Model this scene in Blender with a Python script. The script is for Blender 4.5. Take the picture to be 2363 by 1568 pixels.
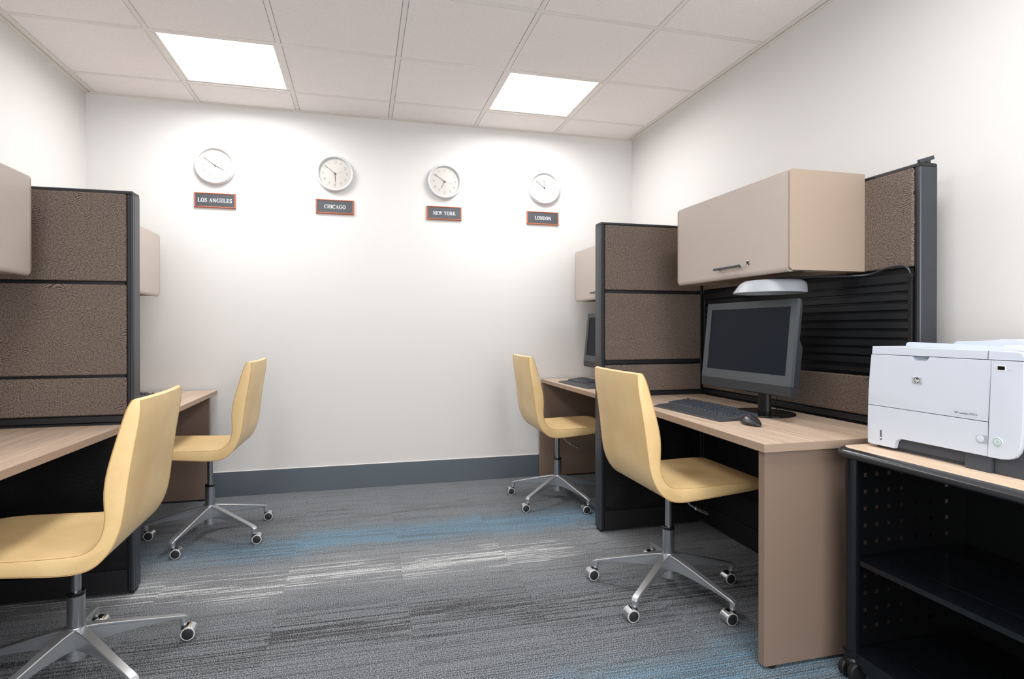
import bpy, bmesh, math, random
from mathutils import Vector, Matrix

C = bpy.context.scene.collection
for o in list(bpy.data.objects):
    bpy.data.objects.remove(o, do_unlink=True)
PI = math.pi
random.seed(7)

# ------------------------------------------------------------------ camera, world, exposure
CAM_YAW, CAM_PITCH, CAM_ROLL = math.radians(13.938), math.radians(-0.2065), math.radians(-0.0147)
cam = bpy.data.cameras.new('camera')
cam.sensor_width = 36.0
cam.lens = 1288.5 / 2363 * 36
cam.shift_x = (1181.5 - 1153.21) / 2363
cam.shift_y = (763.48 - 784.0) / 2363
cam.clip_start = 0.02
co = bpy.data.objects.new('camera', cam)
C.objects.link(co)
f_ = Vector((math.sin(CAM_YAW) * math.cos(CAM_PITCH), math.cos(CAM_YAW) * math.cos(CAM_PITCH), math.sin(CAM_PITCH)))
r_ = Vector((math.cos(CAM_YAW), -math.sin(CAM_YAW), 0))
u_ = r_.cross(f_)
r2 = r_ * math.cos(CAM_ROLL) + u_ * math.sin(CAM_ROLL)
u2 = -r_ * math.sin(CAM_ROLL) + u_ * math.cos(CAM_ROLL)
co.matrix_world = Matrix(((r2.x, u2.x, -f_.x, 0), (r2.y, u2.y, -f_.y, 0), (r2.z, u2.z, -f_.z, 1.1075), (0, 0, 0, 1)))
bpy.context.scene.camera = co

w = bpy.data.worlds.new('world'); bpy.context.scene.world = w
w.use_nodes = True
w.node_tree.nodes['Background'].inputs[0].default_value = (0.80, 0.88, 1.0, 1)
w.node_tree.nodes['Background'].inputs[1].default_value = 0.6
vs = bpy.context.scene.view_settings
vs.view_transform = 'Standard'; vs.look = 'None'; vs.gamma = 1.0; vs.exposure = 0.06
vs.use_curve_mapping = False
LENS = 3.0            # glow of the ceiling light lenses
LAMP_W = 19.5         # watts of each ceiling light, spread like a prismatic lens
bpy.context.scene.cycles.max_bounces = 10
bpy.context.scene.cycles.diffuse_bounces = 6
bpy.context.scene.cycles.transparent_max_bounces = 16

# cool fill light added behind the camera, with no source seen there
def fill_light(name, loc, rot, sx, sy, power, col):
    l = bpy.data.lights.new(name, 'AREA'); l.shape = 'RECTANGLE'; l.size = sx; l.size_y = sy
    l.energy = power; l.color = col
    o = bpy.data.objects.new(name, l); C.objects.link(o); o.location = loc; o.rotation_euler = rot
    return o
fill_light('fill_light', (0.4, -1.55, 1.45), (math.radians(90), 0, 0), 2.9, 2.0, 88, (0.93, 0.965, 1.0))

# ------------------------------------------------------------------ materials
def srgb(r, g, b):
    def c(v):
        v /= 255.0
        return v / 12.92 if v <= 0.04045 else ((v + 0.055) / 1.055) ** 2.4
    return (c(r), c(g), c(b), 1.0)

class NT:
    def __init__(s, name):
        m = bpy.data.materials.new(name); m.use_nodes = True
        s.m = m; s.t = m.node_tree; s.n = s.t.nodes; s.bsdf = s.n['Principled BSDF']; s.out = s.n['Material Output']
    def node(s, typ, **kw):
        n = s.n.new(typ)
        for k, v in kw.items():
            if k.startswith('i_'):
                k2 = k[2:]
                k2 = int(k2) if k2.isdigit() else k2.replace('_', ' ')
                n.inputs[k2].default_value = v
            else: setattr(n, k, v)
        return n
    def link(s, a, b): s.t.links.new(a, b)
    def math(s, op, a, b=None, c=None, clamp=False):
        n = s.n.new('ShaderNodeMath'); n.operation = op; n.use_clamp = clamp
        for i, v in enumerate((a, b, c)):
            if v is None: continue
            if isinstance(v, (int, float)): n.inputs[i].default_value = v
            else: s.link(v, n.inputs[i])
        return n.outputs[0]
    def vmath(s, op, a, b=None):
        n = s.n.new('ShaderNodeVectorMath'); n.operation = op
        for i, v in enumerate((a, b)):
            if v is None: continue
            if isinstance(v, tuple): n.inputs[i].default_value = v
            else: s.link(v, n.inputs[i])
        return n
    def mix(s, fac, a, b):
        n = s.n.new('ShaderNodeMix'); n.data_type = 'RGBA'
        for idx, v in ((0, fac), (6, a), (7, b)):
            if isinstance(v, (int, float, tuple)): n.inputs[idx].default_value = v
            else: s.link(v, n.inputs[idx])
        return n.outputs[2]
    def bump(s, h, strength, dist):
        b = s.n.new('ShaderNodeBump'); b.inputs['Strength'].default_value = strength; b.inputs['Distance'].default_value = dist
        s.link(h, b.inputs['Height']); s.link(b.outputs[0], s.bsdf.inputs['Normal'])

def ramp(nt, fac, stops):
    n = nt.node('ShaderNodeValToRGB'); cr = n.color_ramp
    while len(cr.elements) < len(stops): cr.elements.new(0.5)
    for e, (p, c) in zip(cr.elements, stops): e.position = p; e.color = c
    nt.link(fac, n.inputs[0]); return n.outputs[0]

def plain(name, col, rough=0.5, metal=0.0, var=0.03, scale=40, bump=0.0, bscale=300, spec=0.5, coat=0.0):
    nt = NT(name); b = nt.bsdf
    tc = nt.node('ShaderNodeTexCoord')
    nz = nt.node('ShaderNodeTexNoise'); nz.inputs['Scale'].default_value = scale; nz.inputs['Detail'].default_value = 3
    nt.link(tc.outputs['Object'], nz.inputs['Vector'])
    c = Vector(col[:3])
    nt.link(nt.mix(nz.outputs[0], (*(c * (1 - var)), 1), (*(c * (1 + var)), 1)), b.inputs['Base Color'])
    b.inputs['Roughness'].default_value = rough; b.inputs['Metallic'].default_value = metal
    b.inputs['Specular IOR Level'].default_value = spec
    b.inputs['Coat Weight'].default_value = coat
    if bump:
        n2 = nt.node('ShaderNodeTexNoise'); n2.inputs['Scale'].default_value = bscale; n2.inputs['Detail'].default_value = 4
        nt.link(tc.outputs['Object'], n2.inputs['Vector'])
        nt.bump(n2.outputs[0], bump, 0.001)
    return nt.m

M = {}
M['wall'] = plain('wall_paint', srgb(212, 210, 208), 0.75, var=0.006, scale=2, bump=0.15, bscale=260, spec=0.2)
M['wall_right'] = M['wall']
M['slab'] = plain('slab', srgb(120, 120, 120), 0.9)
M['base'] = plain('baseboard_vinyl', srgb(86, 95, 103), 0.45, var=0.02, scale=6)
M['tee'] = plain('ceiling_tee_enamel', srgb(226, 220, 215), 0.45, var=0.01)
M['angle'] = plain('wall_angle_enamel', srgb(228, 222, 214), 0.5, var=0.01)
M['black'] = plain('black_trim', srgb(24, 25, 28), 0.42, var=0.1)
M['black_gloss'] = plain('black_gloss', srgb(14, 15, 18), 0.22, var=0.1)
M['charcoal'] = plain('charcoal_paint', srgb(56, 60, 66), 0.32, metal=0.25, var=0.04, bump=0.1, bscale=700)
M['base_cover'] = plain('black_base_cover', srgb(22, 22, 25), 0.5, var=0.1)
M['slat'] = plain('slat_black', srgb(34, 36, 39), 0.34, metal=0.2, var=0.08)
M['cab_body'] = plain('cabinet_enamel', srgb(154, 137, 121), 0.5, var=0.012, scale=25, bump=0.08, bscale=900)
M['cab_door'] = plain('cabinet_door_enamel', srgb(174, 162, 154), 0.38, var=0.012, scale=25, bump=0.08, bscale=900)
M['handle'] = plain('handle_gunmetal', srgb(84, 86, 90), 0.35, metal=0.7)
M['lock'] = plain('lock_ring', srgb(190, 190, 190), 0.25, metal=1.0)
M['edge'] = plain('edge_band', srgb(158, 136, 118), 0.5, var=0.04, scale=30)
M['panel_tan'] = None
M['chrome'] = plain('chrome', srgb(225, 228, 232), 0.10, metal=1.0, var=0.01)
M['gas'] = plain('gas_cylinder_metal', srgb(162, 165, 170), 0.20, metal=0.9, var=0.01)
M['alu'] = plain('brushed_aluminium', srgb(186, 189, 193), 0.33, metal=0.8, var=0.03, bump=0.06, bscale=500)
M['tread'] = plain('caster_ring_grey', srgb(205, 203, 200), 0.5, var=0.02)
M['cap_dark'] = plain('caster_cap_dark', srgb(38, 38, 41), 0.45, var=0.1)
M['bezel'] = plain('monitor_bezel', srgb(66, 71, 76), 0.42, var=0.03, bump=0.1, bscale=1500)
M['bezel_dark'] = plain('monitor_shell_dark', srgb(40, 42, 46), 0.45, var=0.04, bump=0.1, bscale=1200)
M['screen'] = plain('monitor_glass', srgb(13, 20, 31), 0.2, var=0.02, spec=0.12)
M['key'] = plain('key_plastic', srgb(58, 63, 72), 0.26, var=0.06)
M['kbd'] = plain('keyboard_plastic', srgb(56, 59, 64), 0.42, var=0.05)
M['mouse'] = plain('mouse_plastic', srgb(40, 42, 46), 0.30, var=0.04)
M['red'] = plain('red_plastic', srgb(225, 45, 40), 0.4)
M['lampshade'] = plain('lampshade_enamel', srgb(150, 153, 160), 0.5, var=0.01)
M['printer'] = plain('printer_white', srgb(198, 205, 216), 0.42, var=0.008, bump=0.05, bscale=1500)
M['printer_dark'] = plain('printer_slate', srgb(58, 64, 73), 0.45, var=0.03)
M['printer_shadow'] = plain('printer_gap_dark', srgb(70, 76, 84), 0.6)
M['badge'] = plain('badge_silver', srgb(196, 199, 203), 0.3, metal=0.35)
M['ink'] = plain('print_ink', srgb(60, 66, 74), 0.6)
M['ink_pale'] = plain('print_ink_pale', srgb(108, 114, 124), 0.6)
M['printer_line'] = plain('printer_line', srgb(184, 190, 199), 0.5)
M['printer_recess'] = plain('printer_recess', srgb(160, 166, 176), 0.5)
M['green'] = plain('green_ring', srgb(120, 185, 120), 0.4)
M['bumper'] = plain('cart_bumper', srgb(46, 47, 50), 0.24, var=0.05)
M['cart'] = plain('cart_black_steel', srgb(15, 17, 21), 0.22, var=0.1)
M['cart_in'] = plain('cart_black_inner', srgb(9, 10, 12), 0.4, var=0.1)
M['sign_wood'] = plain('cherry_frame', srgb(176, 98, 68), 0.35, var=0.12, scale=90)
M['sign_plate'] = plain('sign_plate', srgb(70, 73, 78), 0.35, var=0.02)
M['lettering'] = plain('white_lettering', srgb(244, 244, 244), 0.5)
M['clock_rim'] = plain('clock_rim_brushed', srgb(210, 212, 215), 0.34, metal=0.3, var=0.02)
M['clock_face'] = plain('clock_face', srgb(212, 208, 202), 0.6, var=0.005)
M['numeral'] = plain('numeral_grey', srgb(108, 106, 102), 0.6)
M['hand'] = plain('clock_hand', srgb(72, 74, 76), 0.4)
M['hand2'] = plain('clock_second_hand', srgb(176, 176, 174), 0.4)
M['cord'] = plain('cord_black', srgb(18, 18, 20), 0.4)
M['rubber'] = plain('rubber_black', srgb(16, 16, 18), 0.6)

# clock glass
nt = NT('clock_glass'); nt.bsdf.inputs['Base Color'].default_value = (1, 1, 1, 1)
tr = nt.node('ShaderNodeBsdfTransparent'); gl = nt.node('ShaderNodeBsdfGlossy'); gl.inputs['Roughness'].default_value = 0.05
fr = nt.node('ShaderNodeFresnel'); fr.inputs[0].default_value = 1.2
mx = nt.node('ShaderNodeMixShader'); nt.link(fr.outputs[0], mx.inputs[0]); nt.link(tr.outputs[0], mx.inputs[1]); nt.link(gl.outputs[0], mx.inputs[2])
nt.link(mx.outputs[0], nt.out.inputs[0]); M['glass'] = nt.m

# light lens
nt = NT('light_lens')
em = nt.node('ShaderNodeEmission'); tc = nt.node('ShaderNodeTexCoord')
sp = nt.node('ShaderNodeSeparateXYZ'); nt.link(tc.outputs['Object'], sp.inputs[0])
band = nt.math('SINE', nt.math('MULTIPLY', sp.outputs[1], 2 * PI / 0.19))
nt.link(nt.math('MULTIPLY_ADD', band, 0.10 * LENS, LENS), em.inputs[1])
em.inputs[0].default_value = (0.97, 0.985, 1.0, 1)
nt.link(em.outputs[0], nt.out.inputs[0]); M['lens'] = nt.m

# ceiling tile: mineral fibre, fine fissures
nt = NT('ceiling_tile'); tc = nt.node('ShaderNodeTexCoord')
n1 = nt.node('ShaderNodeTexNoise', i_Scale=160.0, i_Detail=6.0, i_Roughness=0.7); nt.link(tc.outputs['Object'], n1.inputs['Vector'])
n2 = nt.node('ShaderNodeTexNoise', i_Scale=420.0, i_Detail=2.0); nt.link(tc.outputs['Object'], n2.inputs['Vector'])
f = nt.math('MULTIPLY_ADD', n2.outputs[0], 0.4, n1.outputs[0])
nt.link(ramp(nt, f, [(0.42, srgb(216, 207, 205)), (0.62, srgb(238, 231, 229)), (0.85, srgb(244, 238, 236))]), nt.bsdf.inputs['Base Color'])
nt.bsdf.inputs['Roughness'].default_value = 0.9; nt.bsdf.inputs['Specular IOR Level'].default_value = 0.1
nt.bump(f, 0.35, 0.0015); M['tile'] = nt.m

# pale wood laminate (grain along local axis)
def wood(name, a, b_, rough=0.42, along=1, sc=1.0):
    nt = NT(name); tc = nt.node('ShaderNodeTexCoord')
    mp = nt.node('ShaderNodeMapping'); s = [55 * sc, 55 * sc, 55 * sc]; s[along] = 1.6 * sc; mp.inputs['Scale'].default_value = s
    nt.link(tc.outputs['Object'], mp.inputs[0])
    n1 = nt.node('ShaderNodeTexNoise', i_Scale=1.0, i_Detail=5.0, i_Roughness=0.6, i_Distortion=0.6); nt.link(mp.outputs[0], n1.inputs['Vector'])
    mp2 = nt.node('ShaderNodeMapping'); s = [260, 260, 260]; s[along] = 9; mp2.inputs['Scale'].default_value = s
    nt.link(tc.outputs['Object'], mp2.inputs[0])
    n2 = nt.node('ShaderNodeTexNoise', i_Scale=1.0, i_Detail=2.0); nt.link(mp2.outputs[0], n2.inputs['Vector'])
    f = nt.math('MULTIPLY_ADD', n2.outputs[0], 0.35, nt.math('MULTIPLY', n1.outputs[0], 0.8))
    nt.link(ramp(nt, f, [(0.36, a), (0.72, b_)]), nt.bsdf.inputs['Base Color'])
    nt.bsdf.inputs['Roughness'].default_value = rough
    return nt.m
M['laminate'] = wood('pale_oak_laminate', srgb(166, 142, 122), srgb(208, 186, 166))
M['laminate2'] = wood('pale_beech_laminate', srgb(196, 168, 142), srgb(226, 202, 178), sc=1.3)
M['panel_tan'] = plain('tan_laminate_panel', srgb(131, 111, 97), 0.5, var=0.02, scale=60, bump=0.1, bscale=700)

# yellow leather
nt = NT('cream_leather'); tc = nt.node('ShaderNodeTexCoord')
v = nt.node('ShaderNodeTexVoronoi', i_Scale=380.0); v.feature = 'SMOOTH_F1'; nt.link(tc.outputs['Object'], v.inputs['Vector'])
n1 = nt.node('ShaderNodeTexNoise', i_Scale=7.0, i_Detail=3.0); nt.link(tc.outputs['Object'], n1.inputs['Vector'])
nt.link(ramp(nt, n1.outputs[0], [(0.3, srgb(213, 180, 125)), (0.7, srgb(224, 194, 141))]), nt.bsdf.inputs['Base Color'])
nt.bsdf.inputs['Roughness'].default_value = 0.46; nt.bsdf.inputs['Sheen Weight'].default_value = 0.05
nt.bump(v.outputs[0], 0.22, 0.0012); M['leather'] = nt.m
M['seam'] = plain('seam_thread', srgb(186, 152, 102), 0.7)

# swirl fabric
nt = NT('swirl_fabric'); tc = nt.node('ShaderNodeTexCoord'); oi = nt.node('ShaderNodeObjectInfo')
sp = nt.node('ShaderNodeSeparateXYZ'); nt.link(tc.outputs['Object'], sp.inputs[0])
cb = nt.node('ShaderNodeCombineXYZ')
off = nt.math('MULTIPLY', oi.outputs['Random'], 5.0)
nt.link(nt.math('ADD', sp.outputs[0], off), cb.inputs[0]); nt.link(nt.math('MULTIPLY', sp.outputs[2], 1.0), cb.inputs[1])
base = cb.outputs[0]
wn = nt.node('ShaderNodeTexNoise', i_Scale=11.0, i_Detail=1.0); wn.noise_dimensions = '2D'; nt.link(base, wn.inputs['Vector'])
wob = nt.vmath('SCALE', nt.vmath('SUBTRACT', wn.outputs['Color'], (0.5, 0.5, 0.5)).outputs[0]); wob.inputs['Scale'].default_value = 0.027
pw = nt.vmath('ADD', base, wob.outputs[0]).outputs[0]
sc = nt.vmath('SCALE', pw); sc.inputs['Scale'].default_value = 1 / 0.062
vo = nt.node('ShaderNodeTexVoronoi', i_Scale=1.0, i_Randomness=0.95); vo.voronoi_dimensions = '2D'; vo.feature = 'F1'; nt.link(sc.outputs[0], vo.inputs['Vector'])
d = nt.vmath('SUBTRACT', sc.outputs[0], vo.outputs['Position'])
ds = nt.node('ShaderNodeSeparateXYZ'); nt.link(d.outputs[0], ds.inputs[0])
ang = nt.math('ARCTAN2', ds.outputs[1], ds.outputs[0])
K = 2 * PI / 0.0038 * 0.062
spiral = nt.math('ADD', nt.math('MULTIPLY', vo.outputs['Distance'], K), ang)
flow = nt.node('ShaderNodeTexNoise', i_Scale=9.0, i_Detail=0.5); flow.noise_dimensions = '2D'; nt.link(base, flow.inputs['Vector'])
fl = nt.math('ADD', nt.math('MULTIPLY', sp.outputs[2], 2 * PI / 0.0046), nt.math('MULTIPLY', flow.outputs[0], 105.0))
sw = nt.math('GREATER_THAN', vo.outputs['Distance'], nt.math('MULTIPLY_ADD', vo.outputs['Color'], 0.32, 0.42))
ph = nt.math('ADD', nt.math('MULTIPLY', sw, fl), nt.math('MULTIPLY', nt.math('SUBTRACT', 1.0, sw), spiral))
brk = nt.node('ShaderNodeTexNoise', i_Scale=170.0, i_Detail=2.0); brk.noise_dimensions = '2D'; nt.link(base, brk.inputs['Vector'])
s1 = nt.math('ADD', nt.math('SINE', ph), nt.math('MULTIPLY_ADD', brk.outputs[0], 3.4, -1.6))
n3 = nt.node('ShaderNodeTexNoise', i_Scale=6.0, i_Detail=2.0); nt.link(tc.outputs['Object'], n3.inputs['Vector'])
dark = nt.mix(n3.outputs[0], srgb(60, 50, 47), srgb(65, 56, 49)); light = nt.mix(n3.outputs[0], srgb(124, 110, 104), srgb(130, 117, 104))
nt.link(nt.mix(nt.math('SMOOTH_MIN', 1.0, nt.math('MAXIMUM', nt.math('MULTIPLY_ADD', s1, 0.75, 0.5), 0.0), 0.1), dark, light), nt.bsdf.inputs['Base Color'])
nt.bsdf.inputs['Roughness'].default_value = 0.85; nt.bsdf.inputs['Specular IOR Level'].default_value = 0.2
nt.bump(s1, 0.25, 0.0008); M['fabric'] = nt.m
M['fabric_edge'] = plain('fabric_edge', srgb(120, 106, 98), 0.85)

# perforated black sheet (real see-through holes)
nt = NT('perforated_sheet'); tc = nt.node('ShaderNodeTexCoord'); sp = nt.node('ShaderNodeSeparateXYZ'); nt.link(tc.outputs['Object'], sp.inputs[0])
P = 0.0062
row = nt.math('DIVIDE', sp.outputs[2], P * 0.866)
ri = nt.math('FLOOR', row)
xx = nt.math('ADD', nt.math('DIVIDE', sp.outputs[0], P), nt.math('MULTIPLY', nt.math('MODULO', ri, 2.0), 0.5))
fx = nt.math('SUBTRACT', nt.math('FRACT', xx), 0.5); fz = nt.math('MULTIPLY', nt.math('SUBTRACT', nt.math('FRACT', row), 0.5), 0.866)
rr = nt.math('SQRT', nt.math('ADD', nt.math('MULTIPLY', fx, fx), nt.math('MULTIPLY', fz, fz)))
hole = nt.math('LESS_THAN', rr, 0.30)
nt.bsdf.inputs['Base Color'].default_value = srgb(20, 20, 23); nt.bsdf.inputs['Roughness'].default_value = 0.45
tr = nt.node('ShaderNodeBsdfTransparent'); mx = nt.node('ShaderNodeMixShader'); nt.link(hole, mx.inputs[0]); nt.link(nt.bsdf.outputs[0], mx.inputs[1]); nt.link(tr.outputs[0], mx.inputs[2])
nt.link(mx.outputs[0], nt.out.inputs[0]); M['perf'] = nt.m

# carpet: one striated pattern running across the carpet tiles
nt = NT('striated_carpet'); geo = nt.node('ShaderNodeNewGeometry'); oi = nt.node('ShaderNodeObjectInfo')
sp = nt.node('ShaderNodeSeparateXYZ'); nt.link(geo.outputs['Position'], sp.inputs[0])
X, Y = sp.outputs[0], sp.outputs[1]
def noise2(sx, sy, scale=1.0, detail=2.0, seed=0.0, rough=0.5):
    cb = nt.node('ShaderNodeCombineXYZ')
    nt.link(nt.math('MULTIPLY_ADD', X, sx, seed), cb.inputs[0]); nt.link(nt.math('MULTIPLY_ADD', Y, sy, seed * 1.7), cb.inputs[1])
    n = nt.node('ShaderNodeTexNoise', i_Scale=scale, i_Detail=detail, i_Roughness=rough); n.noise_dimensions = '2D'; nt.link(cb.outputs[0], n.inputs['Vector'])
    return n.outputs[0]
def bandm(y0, half, soft, wob=0.0, src=None):
    dy = nt.math('ABSOLUTE', nt.math('SUBTRACT', src if src else Y, y0))
    mr = nt.node('ShaderNodeMapRange'); mr.interpolation_type = 'SMOOTHSTEP'
    nt.link(dy, mr.inputs[0]); mr.inputs[1].default_value = half + soft; mr.inputs[2].default_value = max(half - soft, 0.0); mr.inputs[3].default_value = 0; mr.inputs[4].default_value = 1
    return mr.outputs[0]
def sstep(v, a, b):
    mr = nt.node('ShaderNodeMapRange'); mr.interpolation_type = 'SMOOTHSTEP'
    nt.link(v, mr.inputs[0]); mr.inputs[1].default_value = a; mr.inputs[2].default_value = b; mr.inputs[3].default_value = 0; mr.inputs[4].default_value = 1
    return mr.outputs[0]
mul = lambda a, b: nt.math('MULTIPLY', a, b)
tilex = nt.math('FLOOR', nt.math('MULTIPLY', nt.math('ADD', X, 2.32), 2.0))
wn = nt.node('ShaderNodeTexWhiteNoise'); wn.noise_dimensions = '1D'; nt.link(tilex, wn.inputs['W'])
Ys = nt.math('ADD', nt.math('ADD', Y, nt.math('MULTIPLY_ADD', noise2(1.3, 0.6, seed=5), 0.20, -0.10)), nt.math('MULTIPLY_ADD', wn.outputs['Value'], 0.05, -0.025))
# tuft rows at 5.5 mm: each row takes its own streak noise
rowi = nt.math('FLOOR', nt.math('DIVIDE', nt.math('ADD', Y, nt.math('MULTIPLY_ADD', noise2(160, 3, seed=3), 0.003, 0.0)), 0.0050))
def rownoise(sx, seed, detail=2.0):
    cb = nt.node('ShaderNodeCombineXYZ')
    nt.link(nt.math('MULTIPLY_ADD', X, sx, nt.math('MULTIPLY', tilex, 3.7)), cb.inputs[0])
    nt.link(nt.math('MULTIPLY_ADD', rowi, 7.31, seed), cb.inputs[1])
    n = nt.node('ShaderNodeTexNoise', i_Scale=1.0, i_Detail=detail); n.noise_dimensions = '2D'; nt.link(cb.outputs[0], n.inputs['Vector'])
    return n.outputs[0]
rn1 = rownoise(1.0, 1.5, 3.0); rn2 = rownoise(1.2, 40.5, 3.0); rn3 = rownoise(1.05, 80.5, 3.0)
speck = noise2(260, 300, detail=3.0, seed=9, rough=0.65)
speck2 = noise2(120, 120, detail=3.0, seed=2)
g0 = nt.mix(speck2, srgb(98, 104, 109), srgb(124, 129, 132))
# broad tonal drift
g0 = nt.mix(mul(bandm(2.66, 0.22, 0.16, src=Ys), 0.70), g0, srgb(148, 151, 153))
g0 = nt.mix(mul(noise2(2.0, 5.0, seed=11), 0.35), g0, srgb(102, 102, 110))
# blue bands
bfac = nt.math('MAXIMUM', mul(bandm(3.06, 0.13, 0.13, src=Ys), nt.math('MULTIPLY_ADD', sstep(X, -1.2, -0.2), 0.65, 0.35)),
               mul(bandm(1.62, 0.13, 0.12, src=Ys), sstep(X, 0.25, 0.95)))
blue = nt.mix(sstep(rn2, 0.45, 0.62), srgb(86, 122, 140), srgb(88, 154, 192))
g1 = nt.mix(mul(bfac, nt.math('MULTIPLY_ADD', speck2, 0.5, 0.46)), g0, blue)
# dark streak lines
dmask = nt.math('MAXIMUM', mul(bandm(2.12, 0.17, 0.14, src=Ys), 1.0), nt.math('MAXIMUM', mul(bandm(3.45, 0.12, 0.12, src=Ys), 0.75), 0.42))
dl = mul(sstep(nt.math('ADD', rn1, mul(dmask, 0.14)), 0.65, 0.68), sstep(speck, 0.26, 0.42))
g2 = nt.mix(mul(dl, nt.math('MULTIPLY_ADD', dmask, 0.80, 0.18)), g1, srgb(34, 32, 36))
rowl = nt.math('ABSOLUTE', nt.math('SUBTRACT', nt.math('FRACT', nt.math('DIVIDE', nt.math('ADD', Y, nt.math('MULTIPLY_ADD', noise2(120, 3, seed=21), 0.004, 0.0)), 0.0125)), 0.5))
g2 = nt.mix(mul(mul(sstep(rowl, 0.30, 0.42), sstep(rn2, 0.38, 0.52)), mul(sstep(Y, 2.6, 2.2), 0.78)), g2, srgb(42, 42, 46))
# white streak lines
wmask = mul(bandm(2.64, 0.13, 0.12, src=Ys), sstep(nt.math('ADD', noise2(1.4, 1.0, seed=31), mul(bandm(0.25, 0.8, 0.5, src=X), 0.25)), 0.36, 0.62))
wl = sstep(nt.math('ADD', rn3, mul(wmask, 0.20)), 0.72, 0.77)
wlm = mul(wl, sstep(wmask, 0.02, 0.75))
g3 = nt.mix(mul(wlm, nt.math('MULTIPLY_ADD', sstep(speck, 0.36, 0.56), 0.8, 0.15)), g2, srgb(232, 233, 232))
# pile speckle
g4 = nt.mix(sstep(speck, 0.54, 0.38), g3, nt.mix(0.66, g3, (0.022, 0.022, 0.025, 1)))
g5 = nt.mix(mul(sstep(speck, 0.51, 0.64), 0.48), g4, srgb(205, 208, 210))
nt.link(g5, nt.bsdf.inputs['Base Color'])
nt.bsdf.inputs['Roughness'].default_value = 0.95; nt.bsdf.inputs['Specular IOR Level'].default_value = 0.1
rowf = nt.math('FRACT', nt.math('DIVIDE', Y, 0.0060))
nt.bump(nt.math('ADD', speck, mul(nt.math('ABSOLUTE', nt.math('SUBTRACT', rowf, 0.5)), -0.6)), 0.7, 0.003)
M['carpet'] = nt.m

# ------------------------------------------------------------------ mesh helpers
def new(): return bmesh.new()
def finish(bm, name, mat, parent=None, smooth=True, ang=35, kind=None, label=None, wn=True):
    bmesh.ops.recalc_face_normals(bm, faces=bm.faces)
    if smooth:
        lim = math.radians(ang)
        for f in bm.faces: f.smooth = True
        for e in bm.edges:
            if len(e.link_faces) != 2 or e.calc_face_angle(0) > lim: e.smooth = False
    me = bpy.data.meshes.new(name); bm.to_mesh(me); bm.free()
    mats = mat if isinstance(mat, (list, tuple)) else [mat]
    for m_ in mats: me.materials.append(m_)
    o = bpy.data.objects.new(name, me); C.objects.link(o)
    if parent: o.parent = parent
    if kind: o['kind'] = kind
    if label: o['label'] = label
    if smooth and wn and len(me.polygons) > 6:
        md = o.modifiers.new('weighted', 'WEIGHTED_NORMAL'); md.keep_sharp = True; md.weight = 100
    return o
def share(src, name, parent, loc=None, rot=None):
    o = src.copy(); o.name = name; C.objects.link(o); o.parent = parent
    if loc is not None: o.location = loc
    if rot is not None: o.rotation_euler = rot
    return o
def thing(name, label, cat, loc=(0, 0, 0), rz=0.0, group=None):
    o = bpy.data.objects.new(name, None); C.objects.link(o); o.empty_display_size = 0.05
    o.location = loc; o.rotation_euler = (0, 0, rz); o['label'] = label; o['category'] = cat
    if group: o['group'] = group
    return o
def box(bm, lo, hi, bev=0.0, seg=2, mi=0, M4=None):
    r = bmesh.ops.create_cube(bm, size=1.0)
    vs_ = r['verts']
    s = [hi[i] - lo[i] for i in range(3)]; c = [(hi[i] + lo[i]) / 2 for i in range(3)]
    for v_ in vs_: v_.co = Vector((v_.co.x * s[0] + c[0], v_.co.y * s[1] + c[1], v_.co.z * s[2] + c[2]))
    fs = set(f for v_ in vs_ for f in v_.link_faces)
    if bev > 0:
        es = set(e for v_ in vs_ for e in v_.link_edges)
        r = bmesh.ops.bevel(bm, geom=list(es), offset=bev, segments=seg, affect='EDGES', profile=0.5)
        fs = set(r['faces']) | set(f for v_ in r['verts'] for f in v_.link_faces)
        vs_ = list(set(v_ for f in fs for v_ in f.verts))
    for f in fs: f.material_index = mi
    if M4 is not None:
        for v_ in vs_: v_.co = M4 @ v_.co
    return vs_
def prism(bm, pts, ext, axis=1, a=0.0, mi=0, bev=0.0):
    """closed 2-D outline pts extruded along an axis from a to a+ext. axis 1: pts=(x,z); 0: (y,z); 2: (x,y)"""
    def P3(p, t):
        return {0: (t, p[0], p[1]), 1: (p[0], t, p[1]), 2: (p[0], p[1], t)}[axis]
    v0 = [bm.verts.new(P3(p, a)) for p in pts]; v1 = [bm.verts.new(P3(p, a + ext)) for p in pts]
    n = len(pts); fs = [bm.faces.new(v0), bm.faces.new(v1)]
    for i in range(n): fs.append(bm.faces.new((v0[i], v0[(i + 1) % n], v1[(i + 1) % n], v1[i])))
    for f in fs: f.material_index = mi
    if bev > 0:
        caps = list(fs[0].edges) + list(fs[1].edges)
        bmesh.ops.bevel(bm, geom=caps, offset=bev, segments=2, affect='EDGES', profile=0.5)
    return v0 + v1
def lathe(bm, prof, seg=32, M4=None, mi=0):
    """prof: list of (r,z); axis z"""
    rings = []
    for r, z in prof:
        if r < 1e-6: rings.append([bm.verts.new((0, 0, z))])
        else: rings.append([bm.verts.new((r * math.cos(2 * PI * i / seg), r * math.sin(2 * PI * i / seg), z)) for i in range(seg)])
    for A, B in zip(rings, rings[1:]):
        for i in range(seg):
            j = (i + 1) % seg
            if len(A) == 1 and len(B) == 1: continue
            if len(A) == 1: f = bm.faces.new((A[0], B[i], B[j]))
            elif len(B) == 1: f = bm.faces.new((A[i], A[j], B[0]))
            else: f = bm.faces.new((A[i], A[j], B[j], B[i]))
            f.material_index = mi
    if M4 is not None:
        for R_ in rings:
            for v_ in R_: v_.co = M4 @ v_.co
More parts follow.
